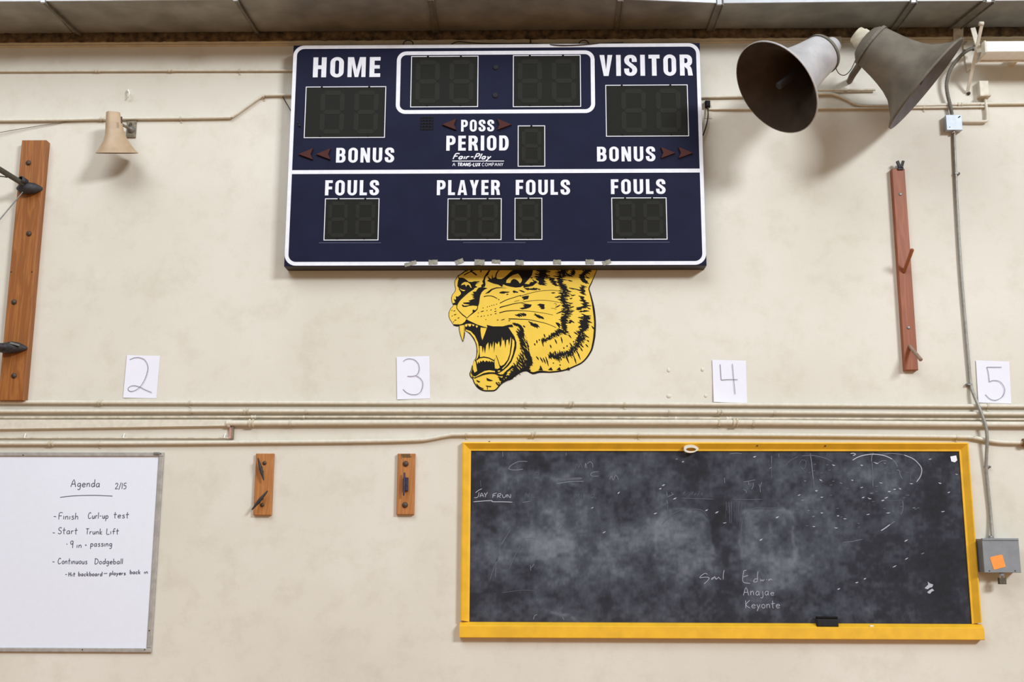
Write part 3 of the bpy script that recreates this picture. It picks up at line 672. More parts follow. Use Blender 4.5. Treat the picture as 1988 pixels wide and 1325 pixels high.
def hatch(T, pts, wd, ang, n, ln=1.0, core=.55, sw=13, seed=0, jit=14):
    """a fur stripe: ragged core with short strokes lying across it"""
    r = random.Random(seed); u = {T1: u1, T2: u1, T3: u3, T4: u4}[T]
    q = smooth([np.array(p, float) for p in pts], 6)
    L = [0]
    for i in range(1, len(q)): L.append(L[-1]+np.linalg.norm(q[i]-q[i-1]))
    wl = wd if hasattr(wd, '__len__') else [wd]*2
    wf = lambda s: np.interp(s/L[-1], np.linspace(0, 1, len(wl)), wl)
    K.stroke([T(*p) for p in q], [wf(L[i])*core*u*(.85+.3*r.random()) for i in range(len(q))], DK)
    n = int(n*1.25)
    for k in range(n):
        s = (k+r.random()*.8)/n*L[-1]; i = min(len(L)-2, max(0, int(np.searchsorted(L, s))-1)); f = (s-L[i])/(L[i+1]-L[i]+1e-9)
        c = q[i]*(1-f)+q[i+1]*f
        aa = ang if not hasattr(ang, '__len__') else np.interp(s/L[-1], np.linspace(0, 1, len(ang)), ang)
        a = math.radians(aa+r.uniform(-jit, jit)); W0 = wf(s); l = W0*ln*r.uniform(.7, 1.35); off = r.uniform(-.25, .25)*W0
        dx, dy = math.cos(a), math.sin(a); c = c+np.array([dx, dy])*off
        p0 = c-np.array([dx, dy])*l/2; p1 = c+np.array([dx, dy])*l/2; m_ = (p0+p1)/2+np.array([-dy, dx])*r.uniform(-4, 4)
        K.stroke([T(*p0), T(*m_), T(*p1)], [sw*.8*u, sw*1.9*u, sw*.6*u], DK)
hatch(T2, [(480, 40), (460, 180), (430, 300), (440, 410)], [150, 170, 150, 90], 15, 30, 1.5, .8, seed=1)
hatch(T2, [(900, 60), (870, 170), (830, 280), (840, 390), (900, 470), (930, 540), (890, 620), (880, 690), (910, 770), (960, 860), (965, 960), (940, 1060), (890, 1110), (900, 1200), (910, 1300)], [130, 120, 70, 110, 100, 90, 100, 90, 50], 8, 64, 1.9, .8, seed=2)
hatch(T2, [(1000, 60), (1100, 110), (1060, 200)], [60, 70, 50], 40, 12, 1.8, .6, seed=12)
hatch(T2, [(960, 180), (1040, 230)], [60, 60], 20, 6, 1.8, .5, seed=13)
hatch(T2, [(640, 270), (690, 350), (740, 430)], [70, 70], 12, 9, 1.7, .5, seed=14)
hatch(T2, [(1420, 90), (1340, 150), (1280, 230), (1300, 310), (1380, 370)], [80, 80, 70, 110, 60], 28, 26, 1.5, .75, seed=3)
hatch(T2, [(1300, 430), (1280, 500), (1290, 590)], [50, 60, 50], 28, 9, 2.2, .25, seed=4)
hatch(T2, [(1260, 640), (1290, 720), (1340, 790), (1330, 860), (1240, 880), (1180, 920)], [40, 50, 70, 60, 40], 12, 20, 2.0, .45, seed=5)
hatch(T2, [(1250, 960), (1380, 945)], [30, 30], 5, 5, 2.5, .5, seed=15)
hatch(T2, [(1350, 1040), (1340, 1130), (1310, 1220), (1320, 1310)], [110, 90, 120, 100], 18, 20, 1.6, .75, seed=6)
hatch(T4, [(1380, 0), (1370, 120), (1360, 200), (1310, 290), (1310, 390), (1270, 500), (1190, 610), (1100, 710), (1000, 760), (900, 760), (800, 820), (680, 790), (610, 810)], [110, 100, 60, 120, 90, 80, 90, 90, 80, 100, 80, 60], [18, 20, 30, 45, 60, 68, 70], 84, 1.8, .7, seed=7)
hatch(T4, [(950, 0), (930, 90), (960, 180), (940, 270), (850, 270), (760, 330), (660, 380), (560, 440), (480, 470)], [60, 60, 60, 100, 70, 60, 50, 40, 60], [10, 15, 35, 60, 72], 50, 1.9, .7, seed=8)
for (x0, y0, x1, y1) in ((340, 800, 400, 880), (425, 820, 490, 935), (490, 830, 545, 960), (545, 810, 605, 1010), (640, 550, 665, 625), (740, 430, 785, 535), (870, 380, 905, 520), (505, 320, 535, 400), (350, 450, 360, 520), (400, 430, 415, 470), (300, 520, 320, 570), (450, 430, 500, 590), (1210, 680, 1290, 870), (1290, 620, 1335, 690), (1400, 540, 1455, 605), (1360, 340, 1475, 400), (1030, 330, 1095, 410), (1060, 510, 1140, 640), (1180, 440, 1225, 480), (1430, 450, 1475, 490), (1150, 800, 1200, 960), (980, 800, 1045, 950), (1000, 560, 1005, 600), (925, 605, 940, 640), (1150, 280, 1230, 330), (1130, 475, 1155, 500), (850, 970, 855, 1005), (700, 935, 720, 955), (1530, 150, 1590, 230), (1420, 30, 1540, 85), (1430, 110, 1460, 190), (1300, 560, 1360, 610), (740, 680, 760, 760), (640, 700, 660, 760)):
    K.stroke([T4(x0, y0), T4((x0+x1)/2+3, (y0+y1)/2), T4(x1, y1)], [14*u4, 30*u4, 10*u4], DK)
for (x0, y0, x1, y1) in ((1115, 490, 1340, 545), (1220, 560, 1360, 620), (1200, 635, 1320, 670), (1040, 630, 1135, 615), (1015, 695, 1075, 680), (990, 790, 1085, 785), (1040, 865, 1110, 855), (1010, 965, 1115, 940), (640, 572, 720, 570), (710, 662, 805, 660), (1185, 1080, 1260, 1075), (720, 875, 830, 820), (740, 1005, 900, 930), (840, 300, 870, 340), (900, 400, 950, 408), (980, 310, 1075, 335), (610, 275, 720, 272), (680, 225, 820, 235), (1000, 470, 1160, 500), (1300, 760, 1420, 780), (1320, 825, 1470, 840), (1380, 880, 1450, 905), (1300, 930, 1420, 950), (1190, 1275, 1250, 1290), (1340, 240, 1430, 275), (1340, 1040, 1460, 1050), (1370, 1130, 1480, 1195), (210, 262, 258, 262), (190, 410, 230, 395), (250, 300, 340, 370)):
    K.stroke([T2(x0, y0), T2((x0+x1)/2, (y0+y1)/2+4), T2(x1, y1)], [12*u1, 27*u1, 10*u1], DK)
bs(T2, [(690, 798), (730, 795), (745, 815), (725, 830)], 8); bs(T2, [(635, 890), (690, 895), (745, 912)], 8)
# cheek spots
for x, y, w_ in ((1560, 1040, 90), (1650, 1020, 120)): hatch(T1, [(x-40, y), (x+40, y-10)], [70, 70], 35, 6, 1.1, .4, seed=x)
hatch(T2, [(340, 1040), (400, 1070), (460, 1080)], [90, 110, 60], 32, 10, 1.2, .5, seed=20)
hatch(T2, [(220, 1210), (290, 1240), (360, 1240)], [110, 120, 90], 38, 10, 1.3, .5, seed=21)
bp_(T2, [(725, 1180), (790, 1190), (825, 1220), (810, 1260), (830, 1290), (800, 1295), (770, 1250), (740, 1215)])
bp_(T2, [(1000, 1130), (1050, 1130), (1120, 1185), (1105, 1195), (1060, 1175), (1030, 1210), (985, 1190), (1015, 1165)])
hatch(T2, [(90, 440), (180, 430), (230, 360)], [50, 60, 40], -30, 9, 1.6, .4, seed=22)
hatch(T2, [(120, 490), (220, 500), (330, 490), (400, 500)], [70, 60, 50, 30], 22, 14, 1.4, .4, seed=23)
dab(T2, 50, 545, 100, 28, -20); dab(T2, 80, 1265, 60, 30, -35)
# mouth
bp_(T3, [(0, 88), (40, 90), (110, 92), (150, 82), (200, 45), (225, 0), (270, 28), (340, 60), (420, 98), (500, 123), (590, 150), (575, 160), (430, 160), (350, 130), (205, 130), (200, 100), (150, 105), (90, 118), (40, 120), (0, 108)])
bp_(T3, [(205, 100), (360, 100), (470, 130), (585, 150), (575, 100), (680, 125), (850, 125), (940, 100), (1010, 92), (1030, 140), (945, 140), (990, 210), (1050, 300), (1083, 400), (1080, 500), (1040, 630), (1000, 730), (940, 810), (860, 880), (790, 925), (700, 930), (600, 935), (520, 950), (440, 985), (380, 1020), (330, 1010), (300, 930), (320, 880), (335, 800), (350, 720), (400, 690), (412, 640), (408, 450), (375, 345), (300, 255), (200, 195)])
K.build('black_linework', M_BLACK, mural, kind='stuff')
def yp(T, pts): Y.poly([T(*p) for p in pts], .0040)
Y = MB(); yp(T1, [(370, 420), (400, 375), (450, 350), (510, 355), (560, 395), (592, 470), (570, 468), (540, 420), (520, 405), (490, 420), (478, 452), (462, 420), (450, 400), (400, 412)]); Y.build('eye', M_YEL, mural)
Y = MB(); yp(T1, [(338, 482), (390, 508), (462, 520), (430, 542), (375, 522)]); Y.build('eyelid', M_YEL, mural)
Y = MB(); yp(T1, [(1298, 370), (1310, 310), (1370, 250), (1450, 205), (1545, 178), (1590, 230), (1628, 300), (1612, 352), (1580, 382), (1550, 335), (1500, 298), (1450, 288), (1405, 318), (1385, 372)]); Y.build('eye', M_YEL, mural)
Y = MB(); yp(T1, [(1225, 408), (1262, 415), (1310, 448), (1290, 462), (1240, 440)]); Y.build('eyelid', M_YEL, mural)
# teeth, cheek lip, throat, jaw
Y = MB(); yp(T3, [(197, 95), (245, 80), (242, 122), (225, 134), (208, 126)]); Y.build('tooth', M_YEL, mural)
Y = MB(); yp(T3, [(250, 82), (310, 82), (302, 122), (280, 132), (264, 122)]); Y.build('tooth', M_YEL, mural)
Y = MB(); yp(T3, [(318, 88), (365, 97), (352, 124), (332, 118)]); Y.build('tooth', M_YEL, mural)
Y = MB(); yp(T3, [(385, 108), (425, 120), (408, 150), (392, 142)]); Y.build('tooth', M_YEL, mural)
Y = MB(); yp(T3, [(470, 145), (575, 157), (535, 270), (500, 362), (480, 300), (468, 200)]); Y.build('fang', M_YEL, mural)
Y = MB(); yp(T3, [(215, 180), (300, 210), (370, 285), (425, 400), (442, 500), (440, 600), (415, 680), (400, 665), (418, 560), (405, 440), (362, 330), (290, 240), (212, 196)]); Y.build('lip', M_YEL, mural)
Y = MB(); yp(T3, [(455, 460), (490, 470), (505, 590), (522, 480), (545, 598), (565, 450), (600, 400), (615, 548), (640, 410), (662, 500), (690, 380), (697, 590), (722, 400), (755, 440), (785, 380), (805, 495), (825, 440), (835, 310), (852, 385), (872, 350), (893, 505), (912, 365), (940, 350), (957, 460), (985, 305), (992, 340), (985, 450), (965, 600), (930, 700), (870, 780), (820, 805), (800, 790), (770, 700), (740, 620), (705, 700), (690, 700), (620, 662), (530, 642), (458, 655), (452, 560)]); Y.build('throat', M_YEL, mural)
Y = MB(); yp(T3, [(1015, 335), (1048, 380), (1050, 450), (1020, 600), (980, 710), (920, 790), (850, 860), (835, 850), (900, 790), (955, 700), (985, 600), (1008, 460)]); Y.build('cheek_lip', M_YEL, mural)
Y = MB(); yp(T3, [(395, 715), (450, 678), (530, 665), (610, 680), (695, 725), (690, 745), (660, 720), (640, 740), (620, 715), (600, 735), (570, 710), (545, 738), (510, 705), (490, 735), (465, 715), (450, 760), (430, 725), (415, 775)]); Y.build('tongue', M_YEL, mural)
Y = MB(); yp(T3, [(362, 700), (385, 740), (410, 890), (365, 920), (340, 860), (337, 790)]); Y.build('fang', M_YEL, mural)
Y = MB(); yp(T3, [(735, 628), (706, 720), (714, 848), (760, 857), (803, 833), (768, 720)]); Y.build('fang', M_YEL, mural)
Y = MB(); yp(T3, [(302, 918), (335, 978), (380, 988), (450, 940), (540, 890), (620, 878), (713, 892), (718, 915), (600, 912), (520, 930), (430, 975), (360, 1005), (318, 970)]); Y.build('lower_lip', M_YEL, mural)
Y = MB(); yp(T3, [(765, 885), (805, 882), (800, 902), (765, 905)]); Y.build('gum', M_YEL, mural)
Y = MB(); yp(T3, [(820, 940), (830, 920), (900, 875), (960, 830), (1000, 818), (960, 870), (900, 900), (875, 950)]); Y.build('jowl', M_YEL, mural)
K = MB(); DK = .0052
bs(T3, [(100, 105), (108, 200), (140, 320), (167, 385)], 6); bs(T3, [(195, 100), (188, 250), (170, 385)], 6)
bs(T3, [(360, 1012), (430, 985), (520, 948), (620, 928), (720, 930), (800, 965), (870, 960)], [8, 20, 26, 26, 30, 22])
bp_(T3, [(398, 1045), (430, 1058), (465, 1075), (440, 1090), (405, 1068)]); bp_(T3, [(570, 1008), (600, 1022), (640, 1040), (685, 1055), (640, 1065), (580, 1055)])
bp_(T3, [(555, 1138), (600, 1148), (655, 1150), (645, 1168), (590, 1160), (585, 1170)]); bs(T3, [(588, 1155), (588, 1210)], 8)
bs(T3, [(735, 1085), (770, 1130), (800, 1130)], 22); bs(T3, [(770, 1080), (800, 1110)], 14); bs(T3, [(700, 715), (702, 800), (712, 850)], 7); bs(T3, [(735, 622), (765, 710), (805, 835)], 7)
bs(T3, [(400, 1110), (440, 1165), (520, 1200)], [10, 26, 14])
hatch(T3, [(1040, 90), (1130, 110), (1180, 200), (1150, 290), (1200, 400), (1230, 520), (1240, 640), (1160, 760), (1080, 880), (960, 1010), (830, 1090)], [50, 70, 110, 100, 150, 170, 150, 130, 90, 80, 50], [38, 45, 50, 58, 60, 10, -20], 100, 1.25, .62, sw=13, seed=30)
hatch(T3, [(1290, 560), (1290, 700), (1270, 830)], [90, 110, 90], 62, 26, 1.3, .4, sw=12, seed=31)
hatch(T4, [(90, 420), (150, 560), (150, 700), (220, 850), (230, 980)], [70, 100, 120, 90, 60], 60, 40, 1.4, .5, sw=13, seed=32)
hatch(T3, [(880, 1000), (900, 920), (970, 860), (1000, 820)], [60, 60, 50], -40, 18, 1.3, .45, sw=14, seed=33)
hatch(T3, [(810, 1010), (840, 1060)], [60, 60], 20, 6, 1.2, .4, sw=16, seed=34)
bp_(T3, [(1100, 940), (1060, 870), (1100, 860), (1130, 780), (1180, 850), (1240, 800), (1290, 860), (1330, 870), (1325, 890), (1200, 885)])
for x in (430, 640, 820, 1010): bp_(T4, [(x-45, 1090), (x-10, 1060), (x, 990 if x == 430 else 1050), (x+25, 1030), (x+45, 1075), (x+60, 1100)])
K.build('black_details', M_BLACK, mural, kind='stuff')
Y = MB(); rf = random.Random(41)
for k in range(34):
    t = rf.random(); x = np.interp(t, [0, .4, .7, 1], [1180, 1230, 1200, 1100])+rf.uniform(-60, 60); y = 230+t*600; a = math.radians(rf.uniform(44, 66)); l = rf.uniform(35, 80)
    p = [(x, y), (x+math.cos(a)*l*.5+2, y+math.sin(a)*l*.5), (x+math.cos(a)*l, y+math.sin(a)*l)]
    Y.stroke([T3(*q_) for q_ in p], [2*u3, rf.uniform(6, 13)*u3, 2*u3], .0060)
for (T, pts, dx_, a0, nn, u_) in ((T2, [(880, 180), (850, 300), (930, 620), (960, 860), (940, 1050)], 55, 12, 16, u1), (T4, [(1340, 250), (1250, 520), (1080, 730), (820, 800)], 34, 60, 14, u4), (T4, [(940, 250), (760, 330), (560, 440)], 20, 66, 7, u4)):
    for k in range(nn):
        t = (k+rf.random())/nn; i_ = np.linspace(0, 1, len(pts)); x = np.interp(t, i_, [q_[0] for q_ in pts])+rf.uniform(-1, 1)*dx_; y = np.interp(t, i_, [q_[1] for q_ in pts]); a = math.radians(a0+rf.uniform(-14, 14)); l = rf.uniform(24, 52)
        Y.stroke([T(x, y), T(x+math.cos(a)*l*.5, y+math.sin(a)*l*.5), T(x+math.cos(a)*l, y+math.sin(a)*l)], [2*u_, 9*u_, 2*u_], .0060)
Y.build('yellow_fur_flecks', M_YEL, mural, kind='stuff')

# ------------------------------------------------------------------ chalkboard
do = .044
q = rectpx(895.5, 859, 1894.5, 1241, do)
X0, Z0, X1, Z1 = q
qi = rectpx(913, 876.5, 1873.5, 1210, .006)
x0, z0, x1, z1 = qi
cb = thing('chalkboard', 'wide smudged chalkboard in a bright yellow wooden frame', 'chalkboard', ((X0+X1)/2, 0, Z0))
# slate: a fine grid whose attribute stores how much chalk dust lies on it
def vnoise(nx, ny, fx, fy, seed):
    r = np.random.RandomState(seed); g = r.rand(fy+3, fx+3)
    xs = np.linspace(0, fx, nx); ys = np.linspace(0, fy, ny); xi = xs.astype(int); yi = ys.astype(int)
    tx = xs-xi; ty = ys-yi; tx = tx*tx*(3-2*tx); ty = ty*ty*(3-2*ty)
    a = g[np.ix_(yi, xi)]; b_ = g[np.ix_(yi, xi+1)]; c = g[np.ix_(yi+1, xi)]; d_ = g[np.ix_(yi+1, xi+1)]
    return (a*(1-tx)+b_*tx)*(1-ty)[:, None]+(c*(1-tx)+d_*tx)*ty[:, None]
NX, NY = 520, 184
gx = np.linspace(x0-.01, x1+.01, NX); gz = np.linspace(z0-.01, z1+.01, NY)
U = 913+(1873.5-913)*(gx-x0)/(x1-x0); V = 1210-(1210-876.5)*(gz-z0)/(z1-z0)
UU, VV = np.meshgrid(U, V)
wx = (vnoise(NX, NY, 26, 10, 1)-.5)*40+(vnoise(NX, NY, 70, 26, 2)-.5)*16
wy = (vnoise(NX, NY, 26, 10, 3)-.5)*34+(vnoise(NX, NY, 70, 26, 4)-.5)*14
dens = .34+.26*(vnoise(NX, NY, 16, 6, 5)-.5)+.24*(vnoise(NX, NY, 44, 14, 6)-.5)+.20*(vnoise(NX, NY, 110, 44, 7)-.5)+.10*(vnoise(NX, NY, 260, 90, 8)-.5)+.05*(vnoise(NX, NY, 220, 9, 9)-.5)
blobs = [(1004, 931, 26, 14, .30), (1064, 928, 22, 16, .26), (1100, 930, 34, 4, .25), (1055, 1003, 30, 18, .22), (1040, 1052, 34, 18, .28), (1062, 1060, 38, 22, .30), (1090, 1075, 22, 16, .22), (1014, 1084, 24, 10, .22), (1102, 1114, 16, 8, .28), (1095, 1138, 30, 10, .22), (1046, 1181, 24, 8, .2), (1178, 1138, 26, 16, .22), (1080, 1201, 60, 5, .26), (930, 1060, 8, 60, .15), (1150, 1180, 60, 20, .12), (1200, 1060, 40, 30, .18), (960, 1075, 25, 20, .12),
         (1044, 898, 16, 14, -.3), (1072, 886, 26, 8, -.25), (968, 1167, 34, 18, -.3), (930, 930, 20, 40, -.2), (960, 1000, 20, 16, -.22), (954, 1032, 8, 10, -.3), (1183, 1172, 20, 16, -.25), (1160, 890, 60, 8, -.1), (1400, 1010, 16, 40, -.22), (1405, 1110, 15, 60, -.28), (1380, 1160, 30, 40, -.2), (1350, 895, 24, 16, -.28), (1240, 960, 30, 30, -.12), (1215, 1010, 12, 14, -.25),
         (1325, 1050, 48, 50, .17), (1310, 1120, 40, 30, .12), (1480, 1060, 40, 60, .22), (1540, 1120, 24, 20, .25), (1500, 1185, 30, 14, .14), (1345, 957, 24, 8, .2), (1290, 1010, 20, 20, .12), (1610, 1080, 40, 60, .10), (1700, 920, 70, 26, .10), (1600, 920, 40, 30, .10), (1760, 1025, 40, 12, .12), (1640, 1170, 40, 24, .12),
         (1830, 1000, 30, 120, -.18), (1830, 1190, 60, 20, -.12), (1790, 1120, 60, 60, -.13), (1720, 1150, 40, 40, -.12), (1780, 985, 20, 12, -.15), (1640, 935, 10, 8, -.2), (1860, 885, 24, 14, -.25), (1200, 1195, 40, 8, -.15), (1560, 1195, 120, 7, -.16), (1660, 1100, 24, 14, -.16), (1855, 1180, 14, 10, .18)]
for cx, cy, sx, sy, am in blobs:
    dens += .8*am*np.exp(-.5*(((UU+wx-cx)/sx)**2+((VV+wy-cy)/sy)**2))
# two rounded wiped patches with soft rims
def rrect(cx, cy, hx, hy, r, soft):
    qx = np.abs(UU+wx*.25-cx)-hx+r; qy = np.abs(VV+wy*.25-cy)-hy+r
    s = np.minimum(np.maximum(qx, qy), 0)+np.hypot(np.maximum(qx, 0), np.maximum(qy, 0))-r
    return 1/(1+np.exp(s/soft)), np.exp(-(s/4.0)**2)
for a in ((1330, 1075, 54, 84, 40), (1492, 1070, 50, 80, 22)):
    ins, rim = rrect(*a, 2.5); dens += .10*ins+.12*rim*(VV < 1090)
dens += .08*np.exp(-((UU-1500)/190.)**2-((VV-1190)/16.)**2)
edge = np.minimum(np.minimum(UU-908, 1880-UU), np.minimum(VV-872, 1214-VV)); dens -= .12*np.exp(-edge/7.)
dens = np.clip(dens, 0, 1)
vs = np.stack(np.meshgrid(gx, gz), -1).reshape(-1, 2)
me = bpy.data.meshes.new('slate')
oz = np.array(cb['_o'])
verts = np.stack([vs[:, 0]-oz[0], np.full(len(vs), -.006)-oz[1], vs[:, 1]-oz[2]], 1)
I = np.arange(NX*NY).reshape(NY, NX)
faces = np.stack([I[:-1, :-1], I[:-1, 1:], I[1:, 1:], I[1:, :-1]], -1).reshape(-1, 4)
me.from_pydata(verts.tolist(), [], faces.tolist())
at = me.attributes.new('dust', 'FLOAT', 'POINT'); at.data.foreach_set('value', dens.reshape(-1).astype(np.float32))
m, nt, bsdf = nt_new('dusty_slate'); N, L = nt.nodes, nt.links
an = N.new('ShaderNodeAttribute'); an.attribute_name = 'dust'
tc = N.new('ShaderNodeTexCoord'); mp = N.new('ShaderNodeMapping'); mp.inputs['Scale'].default_value = (1, 1, .35); L.new(tc.outputs['Object'], mp.inputs[0])
no = N.new('ShaderNodeTexNoise'); no.inputs['Scale'].default_value = 90; no.inputs['Detail'].default_value = 6; L.new(mp.outputs[0], no.inputs['Vector'])
ma = N.new('ShaderNodeMath'); ma.operation = 'MULTIPLY_ADD'; L.new(no.outputs['Fac'], ma.inputs[0]); ma.inputs[1].default_value = .14; L.new(an.outputs['Fac'], ma.inputs[2])
cr = N.new('ShaderNodeValToRGB'); e = cr.color_ramp.elements; e[0].position = .0; e[0].color = lin(42, 43, 46); e[1].position = 1.0; e[1].color = lin(124, 129, 141)
x = e.new(.28); x.color = lin(53, 54, 62); x = e.new(.55); x.color = lin(77, 81, 91)
L.new(ma.outputs[0], cr.inputs[0]); L.new(cr.outputs[0], bsdf.inputs['Base Color']); bsdf.inputs['Roughness'].default_value = .8; bsdf.inputs['Specular IOR Level'].default_value = .1
me.materials.append(m); o = bpy.data.objects.new('slate', me); COL.objects.link(o); o.parent = cb
# frame rails: mitred, sloping down to the slate
def rail(a, b_, c, e_, name='frame_rail'):
    """a,b_: outer corners, c,e_: inner corners next to b_,a"""
    lip = .018; bq = MB()
    def mid(p, r_, k): return (p[0]+(r_[0]-p[0])*k, p[1]+(r_[1]-p[1])*k)
    a2, b2, c2, e2 = mid(a, e_, .16), mid(b_, c, .16), mid(c, b_, .22), mid(e_, a, .22)
    rows = [(a, b_, 0), (a, b_, do-.004), (a2, b2, do), (e2, c2, .016), (e_, c, .014), (e_, c, .004)]
    vv = []
    for p, r_, d in rows: vv += [(p[0], -d, p[1]), (r_[0], -d, r_[1])]
    bq.add(vv, [(2*i, 2*i+1, 2*i+3, 2*i+2) for i in range(5)]+[(0, 2, 4, 6, 8, 10), (11, 9, 7, 5, 3, 1)])
    me_ = bq.build(name, M_FRAME, cb)
    return me_
rail((X0, Z1), (X1, Z1), (x1, z1), (x0, z1)); rail((X0, Z0+.105), (X0, Z1), (x0, z1), (x0, z0))
rail((X1, Z1), (X1, Z0+.105), (x1, z0), (x1, z1))
# deeper bottom rail with a chalk ledge
b = MB(); pr = [(0, Z0), (.052, Z0), (.056, Z0+.004), (.056, z0-.024), (.050, z0-.018), (.022, z0-.002), (.004, z0)]
e0, e1 = X0-.004, X1+.004
b.add([(xx, -d, zz) for xx in (e0, e1) for d, zz in pr], [(i, i+1, i+8, i+7) for i in range(6)]+[tuple(range(7))[::-1], tuple(range(7, 14))])
b.build('chalk_ledge', M_FRAME, cb)
for (sx_, sy_) in ((1470, 865.5), (1602, 866), (950, 858.5)):
    b = MB(); c = P(sx_, sy_, .03); b.lathe((c[0], -.026, c[2]), (0, -1, 0), [(0, .006), (.01, .006), (.011, 0)], 10); b.build('screw_head', M_BOLT, cb)
# chalk marks
DC = .0075
C1, C2, C3 = MB(), MB(), MB()
def zc(ox, oy, s): return lambda p: XZ(ox+p[0]/s, oy+p[1]/s, DC)
zA, zB, zC, zD, zE, zF = zc(870, 840, 5.68), zc(1200, 840, 5.68), zc(1540, 840, 5.232), zc(870, 1040, 5.68), zc(1340, 1090, 9.036), zc(1600, 1040, 5.124)
def ch(b, z, pts, wd=.0035, sm=True): b.stroke(smooth([z(p) for p in pts], 4) if sm else [z(p) for p in pts], wd, DC, taper=True)
ch(C1, zA, [(375, 622), (335, 640), (300, 668)]); ch(C1, zA, [(340, 660), (335, 700), (315, 720), (285, 718)])
for pts in ([(350, 718), (368, 670), (395, 715)], [(355, 700), (388, 698)], [(400, 668), (412, 692)], [(437, 660), (415, 690), (410, 718)],
            [(495, 680), (492, 722)], [(495, 682), (535, 668)], [(493, 700), (522, 695)], [(548, 680), (545, 722)], [(548, 682), (578, 675), (580, 695), (552, 702), (585, 722)],
            [(600, 685), (602, 712), (618, 720), (635, 705), (638, 685)], [(650, 722), (652, 685), (685, 722), (690, 680)]): ch(C1, zA, pts, .0036)
ch(C1, zA, [(275, 767), (380, 758), (480, 753), (490, 765), (600, 766), (712, 770)], .0045)
ch(C2, zA, [(822, 772), (900, 762)]); ch(C3, zA, [(850, 720), (858, 670), (885, 715), (895, 668)], .004); ch(C3, zA, [(925, 680), (922, 715), (960, 715)], .004)
for pts in ([(1390, 730), (1400, 680), (1425, 710), (1440, 680), (1445, 730)], [(1470, 690), (1472, 725)], [(1490, 690), (1492, 720)], [(1570, 690), (1610, 685), (1605, 710), (1575, 722), (1640, 725)]): ch(C3, zA, pts, .0035)
ch(C2, zA, [(880, 322), (780, 322), (700, 360), (670, 395), (690, 412), (760, 415), (830, 405)], .0045)
ch(C3, zA, [(955, 455), (975, 440), (1000, 455), (985, 475), (960, 470)], .003)
ch(C2, zA, [(1510, 400), (1515, 340), (1530, 400)], .004); ch(C2, zA, [(1530, 350), (1560, 325), (1590, 345), (1597, 390)], .004); ch(C3, zA, [(1400, 400), (1420, 350), (1440, 390), (1460, 340), (1475, 390)], .0035)
ch(C2, zA, [(1660, 435), (1600, 440), (1570, 465), (1600, 485), (1660, 480)], .004); ch(C2, zA, [(1780, 520), (1800, 480), (1820, 530), (1850, 470), (1880, 525)], .004)
ch(C2, zA, [(1190, 568), (1300, 550), (1400, 540), (1500, 540)], .005); ch(C3, zA, [(1210, 530), (1350, 515), (1480, 508)], .016)
ch(C3, zA, [(355, 530), (360, 600)], .003); ch(C2, zA, [(600, 210), (605, 270)], .003); ch(C2, zA, [(1300, 225), (1302, 255)], .003); ch(C3, zA, [(880, 870), (885, 930)], .003); ch(C3, zA, [(1460, 950), (1450, 1000), (1480, 1000)], .003)
ch(C2, zA, [(1225, 1060), (1250, 1030)], .004); ch(C3, zA, [(690, 1070), (640, 1150), (590, 1245)], .005); ch(C2, zA, [(848, 1162), (955, 1160)], .0035)
ch(C3, zD, [(640, 10), (570, 130), (540, 260), (525, 360), (520, 470)], .006); ch(C3, zD, [(560, 220), (500, 370), (460, 500)], .005); ch(C3, zD, [(795, 120), (740, 220), (670, 380)], .005)
ch(C2, zD, [(905, 330), (912, 390)], .0035); ch(C2, zD, [(950, 315), (915, 360)], .0035); ch(C3, zD, [(590, 635), (700, 620), (820, 605), (960, 610)], .003)
ch(C2, zD, [(940, 930), (955, 885), (985, 875)], .0045); ch(C2, zD, [(1260, 900), (1280, 935)], .004); ch(C3, zD, [(740, 110), (790, 105), (770, 160)], .004)
# names
for pts in ([(305, 237), (265, 215), (215, 240), (165, 292), (240, 283), (315, 287), (332, 305), (300, 350), (240, 403)], [(425, 285), (390, 295), (370, 322), (395, 315), (430, 270), (435, 318)],
            [(450, 290), (455, 320), (480, 300), (500, 282), (510, 300), (540, 325)], [(597, 155), (580, 240), (580, 325)]): ch(C1, zE, pts, .0032)
for pts in ([(985, 158), (930, 178)], [(938, 180), (925, 260), (920, 330), (940, 375), (1000, 387), (1055, 393)], [(928, 282), (980, 262), (1015, 254)],
            [(1188, 180), (1180, 270), (1178, 345)], [(1180, 310), (1140, 315), (1112, 345), (1120, 368), (1165, 365), (1182, 350)],
            [(1230, 315), (1240, 350), (1262, 330), (1275, 352), (1300, 318)], [(1340, 320), (1340, 335)], [(1372, 345), (1380, 320)], [(1385, 345), (1400, 318), (1425, 322), (1437, 338)]): ch(C1, zE, pts, .0032)
pen(C1, 'Anaja', 1443, 1493, 1156.4, 15.5, DC, .0032, gap=.14); pen(C1, 'e', 1495.5, 1503, 1156.6, 12, DC, .003)
pen(C1, 'Keyonte', 1447, 1514.3, 1181.3, 15, DC, .0032, gap=.1)
